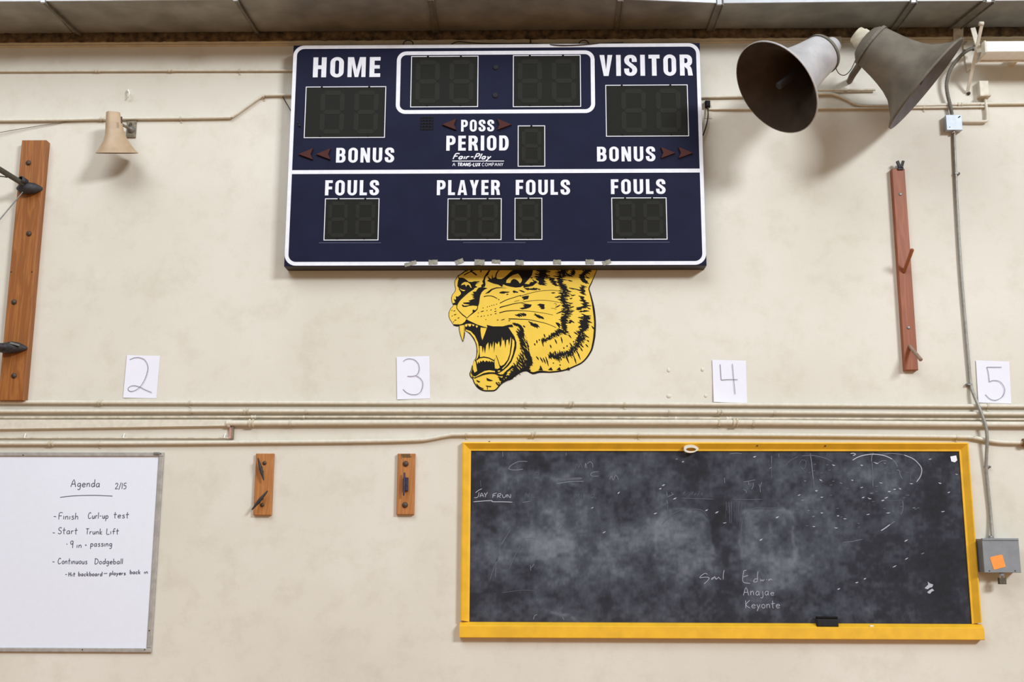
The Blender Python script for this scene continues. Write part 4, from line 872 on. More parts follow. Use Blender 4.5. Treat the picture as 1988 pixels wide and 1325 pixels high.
# big arcs, top right
ch(C1, zC, [(600, 285), (650, 255), (720, 232), (820, 222), (930, 238), (1010, 275)], .0055); ch(C2, zC, [(1010, 275), (1040, 310), (1060, 350)], .004)
ch(C2, zC, [(900, 225), (1000, 213), (1120, 228)], .004); ch(C1, zC, [(1120, 228), (1220, 270), (1290, 340), (1305, 390), (1290, 450), (1250, 505)], .005)
ch(C2, zC, [(812, 205), (797, 250), (795, 300)], .005); ch(C2, zC, [(172, 210), (185, 300), (195, 400), (205, 480)], .005); ch(C3, zC, [(205, 480), (210, 560)], .005); ch(C1, zC, [(580, 215), (615, 212), (632, 225), (605, 237)], .005)
ch(C3, zC, [(80, 240), (200, 235), (320, 262), (400, 300)], .006); ch(C3, zC, [(60, 320), (90, 280), (130, 300), (110, 370), (75, 350), (125, 410)], .004); ch(C3, zC, [(345, 215), (340, 240)], .003)
ch(C3, zC, [(800, 300), (805, 420), (810, 560)], .008); ch(C2, zC, [(1050, 385), (1075, 385), (1085, 430), (1108, 470)], .004); ch(C3, zC, [(1195, 400), (1190, 500)], .004); ch(C2, zC, [(810, 300), (850, 315), (900, 290), (950, 290)], .004)
ch(C1, zC, [(985, 935), (930, 975), (890, 1000)], .006); ch(C2, zC, [(1030, 905), (985, 935)], .004); ch(C3, zC, [(1110, 690), (1115, 770), (1090, 840)], .008); ch(C2, zC, [(500, 1120), (600, 1108), (710, 1085)], .003)
ch(C3, zC, [(870, 400), (920, 370), (970, 345)], .004); ch(C3, zC, [(960, 700), (1100, 690)], .003)
# centre marks
for pts in ([(1230, 238), (1300, 228), (1370, 236)], [(1380, 548), (1440, 538), (1515, 522)], [(1435, 540), (1442, 580)], [(1490, 550), (1488, 600), (1470, 630)], [(1550, 570), (1565, 600), (1582, 548)], [(1565, 600), (1570, 660)], [(1380, 630), (1410, 645), (1412, 670)],
            [(545, 712), (615, 682)], [(535, 655), (540, 700)], [(590, 660), (600, 690)], [(535, 745), (545, 785)], [(1170, 500), (1176, 560)], [(1690, 260), (1692, 340)], [(1770, 235), (1775, 275)]): ch(C2, zB, pts, .0035)
for pts in ([(680, 725), (850, 732), (1060, 738)], [(1250, 738), (1400, 742), (1600, 740)], [(1360, 1250), (1356, 1100), (1372, 960), (1420, 880), (1500, 840), (1640, 836), (1780, 838)], [(480, 1020), (560, 930), (680, 865), (800, 848), (920, 858), (990, 930)], [(545, 800), (550, 920)], [(1690, 345), (1692, 500)], [(1830, 380), (1900, 310), (1988, 265)]): ch(C3, zB, pts, .004)
r5 = random.Random(5)
for k in range(26):
    xq = 1190+r5.random()*180; ln = 60+r5.random()*180; yq = 755+r5.random()*30; ch(C3, zB, [(xq, yq), (xq+r5.uniform(-6, 6), yq+ln)], .0018, False)
for k in range(24):
    xq = 700+r5.random()*220; yq = 640+r5.random()*40; ch(C3, zB, [(xq, yq+24), (xq+20, yq)], .002, False)
tk = [(zC, [(120, 492), (280, 485), (600, 485), (410, 333), (695, 333), (930, 312), (845, 312), (485, 515), (890, 512), (1200, 520), (1490, 515), (1580, 608), (1660, 425), (1390, 270), (695, 558), (1030, 577), (1085, 572), (235, 592), (60, 635), (975, 600), (795, 617), (710, 660), (775, 672), (945, 662), (910, 690), (290, 657), (93, 687), (1225, 765), (155, 793), (290, 817), (205, 853), (455, 847), (760, 832), (965, 817), (525, 877), (1520, 803), (210, 955), (435, 970)]),
      (zB, [(645, 293), (715, 322), (1505, 267), (1680, 390), (465, 620), (500, 580), (625, 728), (975, 857), (1088, 880), (410, 893), (1175, 997), (1755, 935), (1575, 1182)]),
      (zA, [(1590, 830), (1720, 1100), (1880, 665)]), (zF, [(700, 307), (980, 178), (405, 430), (325, 468), (145, 532), (820, 230), (815, 50)])]
for z, lst in tk:
    for (xq, yq) in lst:
        l = r5.uniform(12, 20); dy = r5.uniform(-9, 9) if z is zC else r5.uniform(-14, -4)
        b = C1 if r5.random() < .75 else C2
        p = [(xq-l, yq-dy), (xq, yq+3), (xq+l, yq+dy*.6)]
        b.stroke([z(k_) for k_ in p], [.0016, r5.uniform(.005, .009), .0016], DC)
for z, lst in tk[:1]:
    for k in range(40):
        xq, yq = r5.uniform(100, 1300), r5.uniform(300, 1000); ch(C3, z, [(xq-12, yq), (xq, yq+4), (xq+14, yq-2)], .005)
for blob in ([(1000, 525), (1020, 505), (1035, 490), (1030, 460), (1050, 478), (1085, 490), (1075, 515), (1050, 522), (1030, 538), (1005, 530)], [(1025, 565), (1050, 545), (1075, 530), (1095, 550), (1070, 560), (1055, 580), (1035, 578)]):
    C1.poly([zF(p) for p in blob], DC)
flip(C1).build('chalk_writing', M_CHALK, cb, label='fresh pale chalk names, arcs and ticks', kind='stuff'); flip(C2).build('chalk_traces', M_CHALK2, cb, label='fainter chalk strokes', kind='stuff'); flip(C3).build('wiped_traces', M_CHALK3, cb, label='half-wiped chalk lines', kind='stuff')
b = MB(); b.poly([zC(p) for p in [(1595, 245), (1655, 235), (1665, 285), (1640, 305), (1605, 295)]], .009, .002)
tag(flip(b).build('paper_scrap', M_PAPER), 'torn white paper scrap stuck in the top right corner of the chalkboard', 'paper scrap')
# eraser, chalk, tape ring
q = rectpx(1585, 1198, 1627, 1217.5, .045)
er = thing('chalk_eraser', 'black felt eraser standing on the chalkboard bottom ledge', 'eraser', ((q[0]+q[2])/2, -.04, q[1]))
b = MB(); b.box(q[0], q[1], q[2], q[3]-.014, .024, .058, .007); b.build('felt_pad', M_FELT, er)
b = MB(); b.box(q[0]+.002, q[3]-.014, q[2]-.002, q[3], .026, .056, .006); b.build('back', M_BLACK, er)
c = P(1692, 1216.5, .045); b = MB(); b.tube([(c[0]-.010, -.045, c[2]), (c[0]+.012, -.045, c[2]+.001)], .0048, 10); tag(b.build('chalk_stub', M_PAPER), 'tiny white chalk stub on the yellow ledge right of the eraser', 'chalk')
b = MB(); c = P(1340.5, 872, .05)
ring_o = [(c[0]+.047*math.cos(a)*(1+.1*math.cos(3*a)), c[2]+.026*math.sin(a)) for a in np.linspace(0, 2*math.pi, 25)[:-1]]
ring_i = [(c[0]+.032*math.cos(a)+.003, c[2]-.004+.011*math.sin(a)) for a in np.linspace(0, 2*math.pi, 25)[:-1]]
dd = [.030, .058]; n = 24
b.add([(x_, -dd[1], z_) for x_, z_ in ring_o]+[(x_, -dd[1], z_) for x_, z_ in ring_i]+[(x_, -dd[0], z_) for x_, z_ in ring_o]+[(x_, -dd[0], z_) for x_, z_ in ring_i],
      [(i, n+i, n+(i+1) % n, (i+1) % n) for i in range(n)]+[(i, (i+1) % n, 2*n+(i+1) % n, 2*n+i) for i in range(n)]+[(n+i, 3*n+i, 3*n+(i+1) % n, n+(i+1) % n) for i in range(n)])
tag(b.build('tape_ring', M_MASK), 'loose ring of masking tape hanging on the top rail of the chalkboard frame', 'tape')

# ------------------------------------------------------------------ whiteboard
d = .02
q = rectpx(-260, 879, 306, 1264, d); xr_ = (XZ(317, 878, d)[0]+XZ(294, 1266, d)[0])/2; zt_, zb_ = q[3]+.002, XZ(150, 1267.5, d)[1]; xl_ = xr_-2.42
wb = thing('whiteboard', 'white dry-erase board with an agenda written in marker and a thin aluminium frame', 'whiteboard', ((xl_+xr_)/2, 0, zb_))
b = MB(); b.box(xl_+.02, zb_+.015, xr_-.02, zt_-.015, 0, .010); b.build('writing_surface', M_WB, wb)
fw = .030
def fbar(x0_, z0_, x1_, z1_): b = MB(); b.box(x0_, z0_, x1_, z1_, 0, d, .005); b.build('frame_bar', M_ALU, wb)
fbar(xl_, zt_-.028, xr_, zt_); fbar(xl_, zb_, xr_, zb_+.027); fbar(xr_-.032, zb_+.027, xr_, zt_-.028); fbar(xl_, zb_+.027, xl_+.032, zt_-.028)
for (x_, y_) in ((312, 881.5), (281, 1262), (290, 1225), (45, 884), (160, 1262)):
    c = P(x_, y_, d); b = MB(); b.lathe((c[0], -d, c[2]), (0, -1, 0), [(0, .004), (.002, .004), (.0025, 0)], 8); b.build('rivet', M_BOLT, wb)
b = MB(); c = P(304, 881, d+.006); b.box(c[0]-.018, c[2]-.008, c[0]+.018, c[2]+.008, d, d+.010, .003); b.build('corner_clip', M_STEEL, wb)
dw = .0112; W1 = .0042
hs = [('Agenda', 137.2, 193.8, 946, 14.5, W1*1.1), ('2/15', 223, 245.3, 950, 11.5, W1), ('Finish', 113.5, 151.8, 1009, 13, W1), ('Curl-up', 170.5, 210, 1007.5, 12, W1), ('test', 220.3, 250, 1006.4, 12, W1),
      ('Start', 112.2, 150.2, 1037.3, 12.5, W1), ('Trunk', 166, 198.6, 1038, 11, W1), ('Lift', 206.5, 230.5, 1037.7, 11, W1), ('9', 135.6, 141.8, 1064.5, 14, W1), ('in', 148.6, 158.3, 1064, 11, W1), ('=', 164.5, 168.6, 1062, 7, .003), ('passing', 175.3, 217.3, 1061.5, 11.5, W1),
      ('Continuous', 111.9, 169.2, 1095.6, 11.4, W1), ('Dodgeball', 183.5, 238.2, 1095.6, 10.6, W1), ('Hit', 132.8, 145.8, 1119.7, 8, .0045), ('backboard', 151.8, 198.2, 1119, 8.2, .0045), ('players', 212.5, 243.7, 1117, 8, .0045), ('back', 252, 272.6, 1114.8, 8, .0045), ('in', 279.7, 286.8, 1114.4, 7.5, .0045)]
for t, xa, xb_, bs_, cp, wd in hs:
    b = MB(); pen(b, t, xa, xb_, bs_, cp, dw, wd, gap=.12); flip(b).build('written_word', M_INK, wb, label='grey handwritten '+('equals sign' if t == '=' else t))
b = MB(); b.stroke(smooth([XZ(*p, dw) for p in [(116.6, 966.3), (135, 964), (153.4, 962.8), (185, 962.3), (218.4, 963.8)]], 4), .0042, dw); flip(b).build('underline', M_INK, wb)
for xa, ya, xb_, yb in ((104.3, 1003.2, 108.9, 1003.8), (102.4, 1035, 106.4, 1035.6), (129, 1057, 131, 1057.4), (101.8, 1091.4, 105.8, 1091.8), (126.8, 1116.3, 130, 1116), (201.4, 1114.3, 208.3, 1113.8)):
    b = MB(); b.stroke([XZ(xa, ya, dw), XZ(xb_, yb, dw)], .0042, dw); flip(b).build('dash', M_INK, wb)

# ------------------------------------------------------------------ numbered papers
papers = [('2', [(246.5, 690), (310.3, 691), (303.3, 773.5), (239, 772.5)], 'white paper sheet with a handwritten 2, taped up left of the scoreboard', TZ(0, 460, 3.897), [[(985, 932), (1020, 918), (1060, 917), (1100, 935), (1123, 985), (1115, 1040), (1090, 1100), (1050, 1150), (1000, 1172), (973, 1160), (980, 1140), (1015, 1128), (1060, 1138), (1100, 1158), (1152, 1180)]]),
          ('3', [(770, 693.5), (833.5, 691.3), (835.2, 774), (771.2, 776)], 'white paper sheet with a handwritten 3, beside the big-cat mural', TZ(730, 660, 10.194), [[(542, 432), (600, 392), (680, 380), (770, 405), (840, 480), (860, 580), (840, 660), (790, 710), (710, 728), (625, 726)], [(790, 712), (870, 760), (925, 840), (925, 930), (890, 1030), (810, 1085), (700, 1085), (610, 1050), (538, 985)]]),
          ('4', [(1382.8, 699), (1448.5, 700.5), (1451, 782.5), (1385.5, 781)], 'white paper sheet with a handwritten 4 and one curled corner, above the chalkboard', TZ(1280, 680, 9.94), [[(1170, 278), (1180, 430), (1190, 582)], [(1190, 582), (1340, 573), (1508, 573)], [(1406, 268), (1430, 560), (1458, 852)]]),
          ('5', [(1894.5, 700), (1960, 702), (1964, 784), (1899.5, 782)], 'white paper sheet with a handwritten 5, at the right edge by the grey conduit', TZ(1840, 680, 6.02), [[(625, 203), (450, 202)], [(452, 205), (470, 280), (480, 375)], [(480, 375), (530, 358), (600, 370), (650, 430), (658, 490), (630, 550), (560, 588), (490, 575), (433, 522)]])]
for num, cs, lb, T, sts in papers:
    c4 = [XZ(*p, .006) for p in cs]; cc = np.mean([p for p in c4], 0)
    o = thing('numbered_sheet', lb, 'paper sheet', (cc[0], 0, cc[1]), 'handwritten number sheets on the wall')
    b = MB(); n = 9; vs = []
    for j in range(n):
        for i in range(n):
            u, v = i/(n-1), j/(n-1)
            a = np.array(c4[0])*(1-u)+np.array(c4[1])*u; e_ = np.array(c4[3])*(1-u)+np.array(c4[2])*u; p = a*(1-v)+e_*v
            lift = .002+.005*(1-u)**3
            if num == '4': lift += .02*max(0, (1-u)+(v)-1.55)**1.2
            vs.append((p[0], -lift, p[1]))
    b.add(vs, [(j*n+i, (j+1)*n+i, (j+1)*n+i+1, j*n+i+1) for j in range(n-1) for i in range(n-1)], True)
    b.build('sheet', M_PAPER, o)
    b = MB()
    for st in sts:
        pts = smooth([T(*p) for p in st], 5)
        for k_ in range(len(pts)-1):
            pass
        b.stroke(pts, .0033, .0085)
    flip(b).build('handwritten_digit', M_PENCIL, o, label='dark handwritten '+num)

# ------------------------------------------------------------------ wooden planks
def disc(b, c, r, h=.008, seg=16): b.lathe(c, (0, -1, 0), [(0, r), (h*.5, r), (h*.9, r*.7), (h, .0001)], seg)
def plank(name, lb, corners, th, material):
    c4 = [XZ(*p, th) for p in corners]  # TL TR BR BL
    cc = np.mean(c4, 0); o = thing(name, lb, 'plank', (cc[0], 0, min(c4[2][1], c4[3][1])))
    xm0 = (c4[0][0]+c4[3][0])/2; xm1 = (c4[1][0]+c4[2][0])/2; zt2 = (c4[0][1]+c4[1][1])/2; zb2 = (c4[2][1]+c4[3][1])/2
    b = MB(); b.box(xm0, zb2, xm1, zt2, 0, th, .004); b.build('board', material, o)
    return o
pl = plank('mounting_plank', 'thick orange pine plank at the left edge, bolted upright to the wall', [(43, 272), (91, 272), (44, 778), (-5, 778)], .06, M_WOODL)
for x_, y_ in ((55.5, 316.5), (56.6, 454), (27.5, 586.8), (27.5, 730)):
    b = MB(); c = P(x_, y_, .06); disc(b, (c[0], -.06, c[2]), .017, .012); b.build('bolt', M_BOLT, pl)
b = MB(); c = P(52, 366, .06); disc(b, (c[0], -.06, c[2]), .02, .01)
for x_, y_ in ((21.8, 528.5), (62, 528.5)):
    b = MB(); c = P(x_, y_, .06); disc(b, (c[0], -.0602, c[2]), .0045, .001, 10); b.build('nail_hole', M_BLACK, pl)
# support arms fixed to the plank
arm = thing('support_arm', 'dark round support arm bracketed high on the thick pine plank, with a tie wire', 'support arm', P(50, 365, .06))
b = MB(); b.tube([P(56, 364, .09), P(44, 356.5, .12), P(0, 329.5, .30), P(-160, 232, .95), P(-420, 60, 2.0)], [.018, .018, .0185, .019, .019], 16); b.build('pipe', M_OLIVE, arm)
b = MB(); c = P(60, 366, .075)
ln = np.array(P(82, 366, .075))-np.array(P(36, 364, .075)); ln /= np.linalg.norm(ln)
b.tube([P(34, 366, .075), P(42, 366, .085), P(56, 366, .09), P(68, 366, .08), P(78, 366.5, .070), P(83, 366.5, .066)], [.012, .034, .042, .036, .018, .008], 14); b.build('bracket_shoe', M_IRON, arm)
b = MB(); b.lathe(P(46, 352, .125), np.array(P(0, 329.5, .3))-np.array(P(44, 356.5, .12)), [(-.02, .023), (0, .024), (.03, .024), (.031, .018)], 14); b.build('collar', M_IRON, arm)
b = MB(); b.tube([P(46, 371, .1), P(0, 426, .22), P(-60, 498, .4), P(-420, 930, 1.2)], .0042, 8); b.build('tie_wire', M_STEEL, arm)
b = MB(); b.tube([P(14, 344.5, .22), P(6, 343, .26), P(-20, 341, .35)], .004, 8); b.build('wire', M_OLIVE, arm)
arm = thing('support_arm', 'dark iron support arm fixed low on the pine plank, just above its bottom bolt', 'support arm', P(30, 675, .06))
b = MB(); b.tube([P(30, 675, .09), P(0, 673, .13), P(-120, 664, .6), P(-500, 630, 2.0)], [.022, .023, .024, .024], 16); b.build('pipe', M_IRON, arm)
b = MB(); b.tube([P(-6, 676, .085), P(10, 676, .09), P(24, 675, .092), P(36, 675, .083), P(47, 676, .072), P(53.5, 676.5, .066)], [.026, .036, .040, .032, .018, .006], 14); b.build('bracket_shoe', M_IRON, arm)
b = MB(); b.obox(P(29, 668.5, .125), (.97, 0, -.25), (0, 1, 0), (.25, 0, .97), .03, .006, .006); b.build('lug', M_STEEL, arm)

p1 = plank('cleat_board', 'small amber board carrying two crossed rope cleats', [(496.9, 881), (530.9, 881), (526.5, 1001), (491.4, 1001)], .03, M_WOODS)
for x_, y_ in ((513.8, 899.6), (509.4, 981)):
    b = MB(); c = P(x_, y_, .03); disc(b, (c[0], -.03, c[2]), .0125, .010); b.build('bolt', M_BOLT, p1)
for a_, b__ in (((500.8, 890, .05), (512, 933, .05)), ((519.6, 953.5, .05), (489, 990.5, .06))):
    A = np.array(P(a_[0], a_[1], .062)); B2 = np.array(P(b__[0], b__[1], .062)); m_ = (A+B2)/2
    b = MB(); b.tube([A, A*.7+B2*.3, m_, A*.3+B2*.7, B2], [.004, .009, .0115, .009, .004], 10)
    for f in (.4, .6):
        c = A*(1-f)+B2*f; b.tube([c, (c[0], -.028, c[2])], .007, 8)
    b.build('rope_cleat', M_IRON, p1)
p2 = plank('cleat_board', 'small amber board with one upright cleat between two round bolts', [(772, 881.4), (806.3, 881), (803.3, 999.8), (769.3, 999.8)], .03, M_WOODS)
for x_, y_ in ((787.7, 901), (786.4, 981)):
    b = MB(); c = P(x_, y_, .03); disc(b, (c[0], -.03, c[2]), .018, .012); b.build('bolt', M_BOLT, p2)
b = MB(); A = np.array(P(785.4, 918, .06)); B2 = np.array(P(783.8, 963, .06)); b.tube([A, (A+B2)/2, B2], [.005, .0085, .005], 10)
q = rectpx(783, 927.6, 792.2, 954, .05); b.box(q[0], q[1], q[2], q[3], .028, .052, .006); b.build('rope_cleat', mat('dark_blue_iron', (58, 52, 76), .45, .2, 60), p2)
b = MB()
for k in range(7):
    b.stroke([XZ(778+k*.6, 882.3+k*1.1, .031), XZ(798+r5.uniform(-2, 2), 882+k*1.1, .031)], .0026, .0306)
b.stroke([XZ(778.5, 884, .031), XZ(779.5, 891, .031)], .003, .0306); flip(b).build('scribble', flat('scribble_ink', (96, 78, 46)), p2, label='scribbled-out dark writing at the top')

pr_ = plank('peg_plank', 'tall narrow reddish plank with two wooden pegs, right of the scoreboard', [(1733.5, 328.5), (1757.3, 327), (1782.3, 718.5), (1754.5, 719.5)], .04, M_WOODR)
for x_, y_ in ((1747.8, 377.3), (1763.7, 636.6)):
    b = MB(); c = P(x_, y_, .04); disc(b, (c[0], -.04, c[2]), .011, .004); b.build('screw', M_STEEL, pr_)
for (xa, ya, xb_, yb) in ((1754.6, 529, 1771.3, 484), (1765.5, 672, 1788.3, 699.5)):
    A = np.array(P(xa, ya, .036)); B2 = np.array(P(xb_, yb, .17)); b = MB(); u_ = (B2-A)/np.linalg.norm(B2-A)
    b.tube([A, B2-u_*.004, B2], [.0115, .0125, .009], 12); b.build('peg', M_WOODR if ya < 600 else mat('weathered_peg', (150, 124, 106), .7, .1, 30), pr_)
b = MB()
for s_ in (-1, 1):
    c = np.array(P(1748+s_*3.6, 319.5, .045)); b.obox(c, (math.cos(.3*s_), 0, -math.sin(.3*s_)), (0, 1, 0), (math.sin(.3*s_), 0, math.cos(.3*s_)), .008, .010, .024)
c = np.array(P(1748, 327, .04)); b.box(c[0]-.018, c[2]-.012, c[0]+.018, c[2]+.004, .02, .05); b.build('wing_clamp', M_IRON, pr_)

# ------------------------------------------------------------------ conduits on the wall
def conduit(name, lb, pts, r, couplings=(), straps=(), material=None, d=None, sm=True, k=5):
    d = d or r*1.46+.001; mt = material or M_PIPE
    c0 = P(pts[len(pts)//2][0], pts[len(pts)//2][1], 0)
    o = thing(name, lb, 'conduit', (c0[0], 0, c0[2]))
    q = [P(p[0], p[1], d if len(p) < 3 else p[2]) for p in pts]
    b = MB(); b.tube(smooth(q, k) if sm else q, r, 12); b.build('pipe', mt, o)
    xs_ = [p[0] for p in pts]; ys_ = [p[1] for p in pts]
    for cx in couplings:
        y_ = np.interp(cx, xs_, ys_); b = MB()
        A = np.array(P(cx-5, y_, d)); B2 = np.array(P(cx+5, y_, d)); u_ = (B2-A)/np.linalg.norm(B2-A)
        b.lathe(A, u_, [(0, r), (.0, r*1.45), (.008, r*1.45), (.009, r*1.12), (.022, r*1.12), (.023, r*1.45), (.031, r*1.45), (.031, r)], 14, smooth=False); b.build('coupling', M_PIPEW if mt is M_PIPE else M_PIPE, o)
    for cx in straps:
        y_ = np.interp(cx, xs_, ys_); c = P(cx, y_, d); b = MB(); n = 9; w_ = .007
        for s0 in (-1,):
            rows = [(c[0]+0, -.0, c[2]-r-.022), (c[0], -.003, c[2]-r-.020), (c[0], -.003, c[2]-r-.002)]+[(c[0], -(d+(r+.002)*math.sin(a)), c[2]-(r+.002)*math.cos(a)) for a in np.linspace(-.1, math.pi+.1, n)]+[(c[0], -.001, c[2]+r)]
        b.add([(x_-w_, y_2, z_) for x_, y_2, z_ in rows]+[(x_+w_, y_2, z_) for x_, y_2, z_ in rows], [(i, i+len(rows), i+1+len(rows), i+1) for i in range(len(rows)-1)])
        disc(b, (c[0], -.003, c[2]-r-.013), .004, .003, 8); b.build('strap', M_PIPEW if mt is M_PIPE else M_PIPE, o)
    return o
PX = .00345
conduit('conduit', 'thin cream conduit running level to the scoreboard, uppermost on the left', [(-750, 139.5), (0, 138.2), (190, 137.5), (330, 137), (465, 136.8), (600, 136.5)], .0085, (190, 332), (465,))
conduit('conduit', 'cream conduit behind the beige horn that jogs upward before the scoreboard', [(-750, 236), (0, 234), (200, 231), (350, 229.5), (440, 228), (452, 226), (505, 189), (520, 185), (560, 184.3), (620, 184.2)], .0105, (200,), (351, 512))
conduit('conduit', 'cream conduit right of the scoreboard that bends down behind the loudspeakers', [(1340, 189), (1440, 187), (1560, 183.5), (1600, 182), (1618, 183), (1640, 191), (1665, 203), (1700, 205.5), (1800, 204.5), (1988, 201), (2750, 198)], .010, (1864,), (1905,))
conduit('conduit', 'thin cream conduit running just under the bent one behind the loudspeakers', [(1376, 212), (1600, 210.5), (1760, 209.5), (1916, 207.5)], .0075, (), (1794,))
conduit('conduit', 'uppermost cream conduit of the long bundle above the chalkboard', [(-750, 780.5), (0, 781.5), (500, 782.5), (1000, 783.5), (1500, 786.5), (1988, 789), (2750, 790)], .0125, (195, 1110), (368, 1020, 1213, 1918))
conduit('conduit', 'second cream conduit from the top of the long bundle, standing slightly proud', [(-750, 799), (0, 799), (500, 798.7), (1000, 799.2), (1500, 801), (1988, 804), (2750, 805)], .0125, (479, 1398), (370, 594, 1299, 1504), d=.024)
conduit('conduit', 'thin third conduit from the top of the long bundle, in the others\' shade', [(-750, 811), (0, 811.3), (500, 810.2), (1000, 810.8), (1500, 813.5), (1988, 815), (2750, 816)], .0080, (493, 1415), (590, 1312), M_PIPEW)
conduit('conduit', 'thick fourth conduit with several couplings in the long bundle above the chalkboard', [(440, 822), (700, 821), (1000, 820.5), (1300, 820.5), (1500, 821), (1988, 824.5), (2750, 826)], .0185, (489, 1428), (564, 1396, 1463))
conduit('conduit', 'lowest cream conduit that rises to pass just above the yellow chalkboard frame', [(-750, 862.5), (0, 861.5), (250, 861), (500, 859), (700, 857), (810, 854.5), (840, 851), (870, 845.5), (900, 843.8), (1100, 843.3), (1500, 845), (1850, 848.5), (1890, 850.5), (1915, 855), (1945, 859), (1990, 860), (2060, 860)], .0130, (100, 1037), (192, 905, 1240, 1858))
# flat painted raceway at left (wider than the pipe it meets)
q = rectpx(-750, 813.5, 447, 829, .03); rc = thing('raceway', 'wide flat cream cable raceway on the left, butting against the thick conduit', 'raceway', (q[0], 0, q[1]))
A, B2, C_, E_ = XZ(-750, 813.5, .03), XZ(449, 813.8, .03), XZ(449, 828.5, .03), XZ(-750, 846, .03)
b = MB(); b.hexa([(E_[0], 0, E_[1]), (C_[0], 0, C_[1]), (B2[0], 0, B2[1]), (A[0], 0, A[1]), (E_[0], -.03, E_[1]+.006), (C_[0], -.03, C_[1]+.006), (B2[0], -.03, B2[1]-.004), (A[0], -.03, A[1]-.004)]); b.build('channel', M_PIPE, rc)
b = MB(); c = P(441, 824, .031); b.lathe((c[0], -.02, c[2]), (1, 0, 0), [(0, .021), (.02, .021), (.02, .0185)], 14); b.build('end_collar', M_PIPE, rc)
rd = thing('hanging_rod', 'thin cream rod held by three small hooks under the raceway, ending at a pinkish tab', 'rod', P(230, 850))
b = MB(); b.tube([P(-750, 851.5, .012), P(0, 850.8, .012), P(448, 851, .012)], .0055, 8); b.build('rod', M_PIPEW, rd)
for x_ in (48, 240, 436):
    b = MB(); b.tube([P(x_+1.5, 843, .0), P(x_+1, 844, .014), P(x_-1, 851, .020)], .0042, 8); b.build('hook', M_FIX, rd)
b = MB(); q = rectpx(444.5, 830, 451, 852, .02); b.box(q[0], q[1], q[2], q[3], 0, .022, .002); b.build('end_tab', M_PINK, rd, label='pinkish primed end tab')
b = MB(); b.box(q[2], q[1]-.002, q[2]+.007, q[3], 0, .03); b.build('end_plate', M_DARKG, rd)
b = MB(); b.tube([P(-10, 259, .02), P(60, 247, .012), P(130, 236, .008), P(170, 233, .006)], .0024, 6); tag(b.build('thin_wire', M_DARKG), 'thin slack wire rising to the jogging conduit at the left edge', 'wire')
# grey vertical conduit, junction boxes
jb = thing('junction_box', 'square blue-grey metal junction box right of the loudspeakers', 'junction box', P(1852, 239))
q = rectpx(1837, 223.5, 1867.5, 252.5, .045); b = MB(); b.box(q[0], q[1], q[2], q[3], 0, .045, .003); b.build('body', M_BLUEBOX, jb)
b = MB(); b.box(q[0]-.001, q[1]-.001, q[2]+.001, q[3]+.001, .045, .048, .002); b.build('cover', M_BLUEBOX, jb)
b = MB(); c = P(1862.5, 227, .05); b.obox((c[0], -.0495, c[2]), (.8, 0, .6), (0, 1, 0), (-.6, 0, .8), .008, .0015, .0035); b.build('slot', M_BLACK, jb)
for x_, y_, s_ in ((1842, 249, 0), (1848, 221, 1), (1851.5, 256, 2)):
    c = P(x_, y_, .03); b = MB(); b.lathe((c[0], -.026, c[2]-.008), (0, 0, 1), [(0, .0001), (0, .011), (.012, .011), (.013, .008), (.018, .008), (.018, .0001)], 12) if s_ else b.lathe((c[0], -.048, c[2]), (0, -1, 0), [(0, .004), (.002, .003), (.0022, 0)], 8)
    b.build('connector' if s_ else 'screw', M_CHROME, jb)
vc = thing('grey_conduit', 'thin bare grey conduit dropping from the blue-grey box to the padlocked grey box', 'conduit', P(1868, 560))
path = [(1852, 258), (1853.5, 300), (1858, 400), (1865, 520), (1873, 620), (1880, 700), (1884, 745), (1890, 765), (1900, 790), (1908.5, 812), (1914.5, 832), (1916.5, 855), (1915, 885), (1914.5, 910), (1918, 950), (1923, 1000), (1926.5, 1044)]
dz = [.012]*7+[.03, .045, .05, .05, .045, .03, .018, .014, .014, .03]
b = MB(); b.tube(smooth([P(p[0], p[1], z_) for p, z_ in zip(path, dz)], 4), .0105, 12); b.build('pipe', M_CONDG, vc)
for x_, y_, s_ in ((1857.5, 337.5, 1), (1881, 747.5, -1), (1917, 907, 1)):
    b = MB(); c = P(x_, y_, .012); b.box(c[0]-.018, c[2]-.007, c[0]+.018, c[2]+.007, 0, .025, .003); disc(b, (c[0]+.012*s_, -.025, c[2]), .006, .004, 8); b.build('strap', M_STEEL, vc)
fc = thing('flexible_conduit', 'curved dark grey flexible conduit from the white light fixture bracket to the blue-grey box', 'conduit', P(1848, 221))
b = MB(); pts = smooth([P(1898, 92, .10), P(1880, 97, .10), P(1862, 112, .09), P(1845, 135, .07), P(1838, 160, .05), P(1839, 180, .04), P(1844, 202, .03), P(1848, 222, .026)], 9)
b.tube(pts, [.0115+.0012*(i % 2) for i in range(len(pts))], 12); b.build('hose', M_FLEX, fc)
b = MB(); A = np.array(P(1888, 95, .10)); B2 = np.array(P(1902, 90, .10)); b.lathe(A, B2-A, [(0, .015), (.015, .017), (.016, .021), (.026, .021), (.027, .014), (.045, .014)], 12, smooth=False); b.build('end_fitting', M_STEEL, fc)
q = rectpx(1909, 1047, 1979, 1112, .10)
gb = thing('control_box', 'grey metal control box with an orange note and padlock at the lower right', 'electrical box', ((q[0]+q[2])/2, 0, q[1]))
b = MB(); b.box(q[0], q[1], q[2], q[3], 0, .098); b.build('body', M_GREYBOX, gb)
b = MB(); b.box(q[0]-.002, q[1]-.002, q[2]+.002, q[3]-.012, .098, .103, .002); b.build('cover', M_GREYBOX, gb)
b = MB(); b.box(q[0]-.002, q[3]-.012, q[2]+.002, q[3]+.004, .09, .106, .004); b.build('rain_lip', M_GREYBOX, gb)
for x_ in (1921, 1971):
    c = P(x_, 1109, .103); b = MB(); disc(b, (c[0], -.103, c[2]), .0042, .003, 8); b.build('screw', M_BOLT, gb)
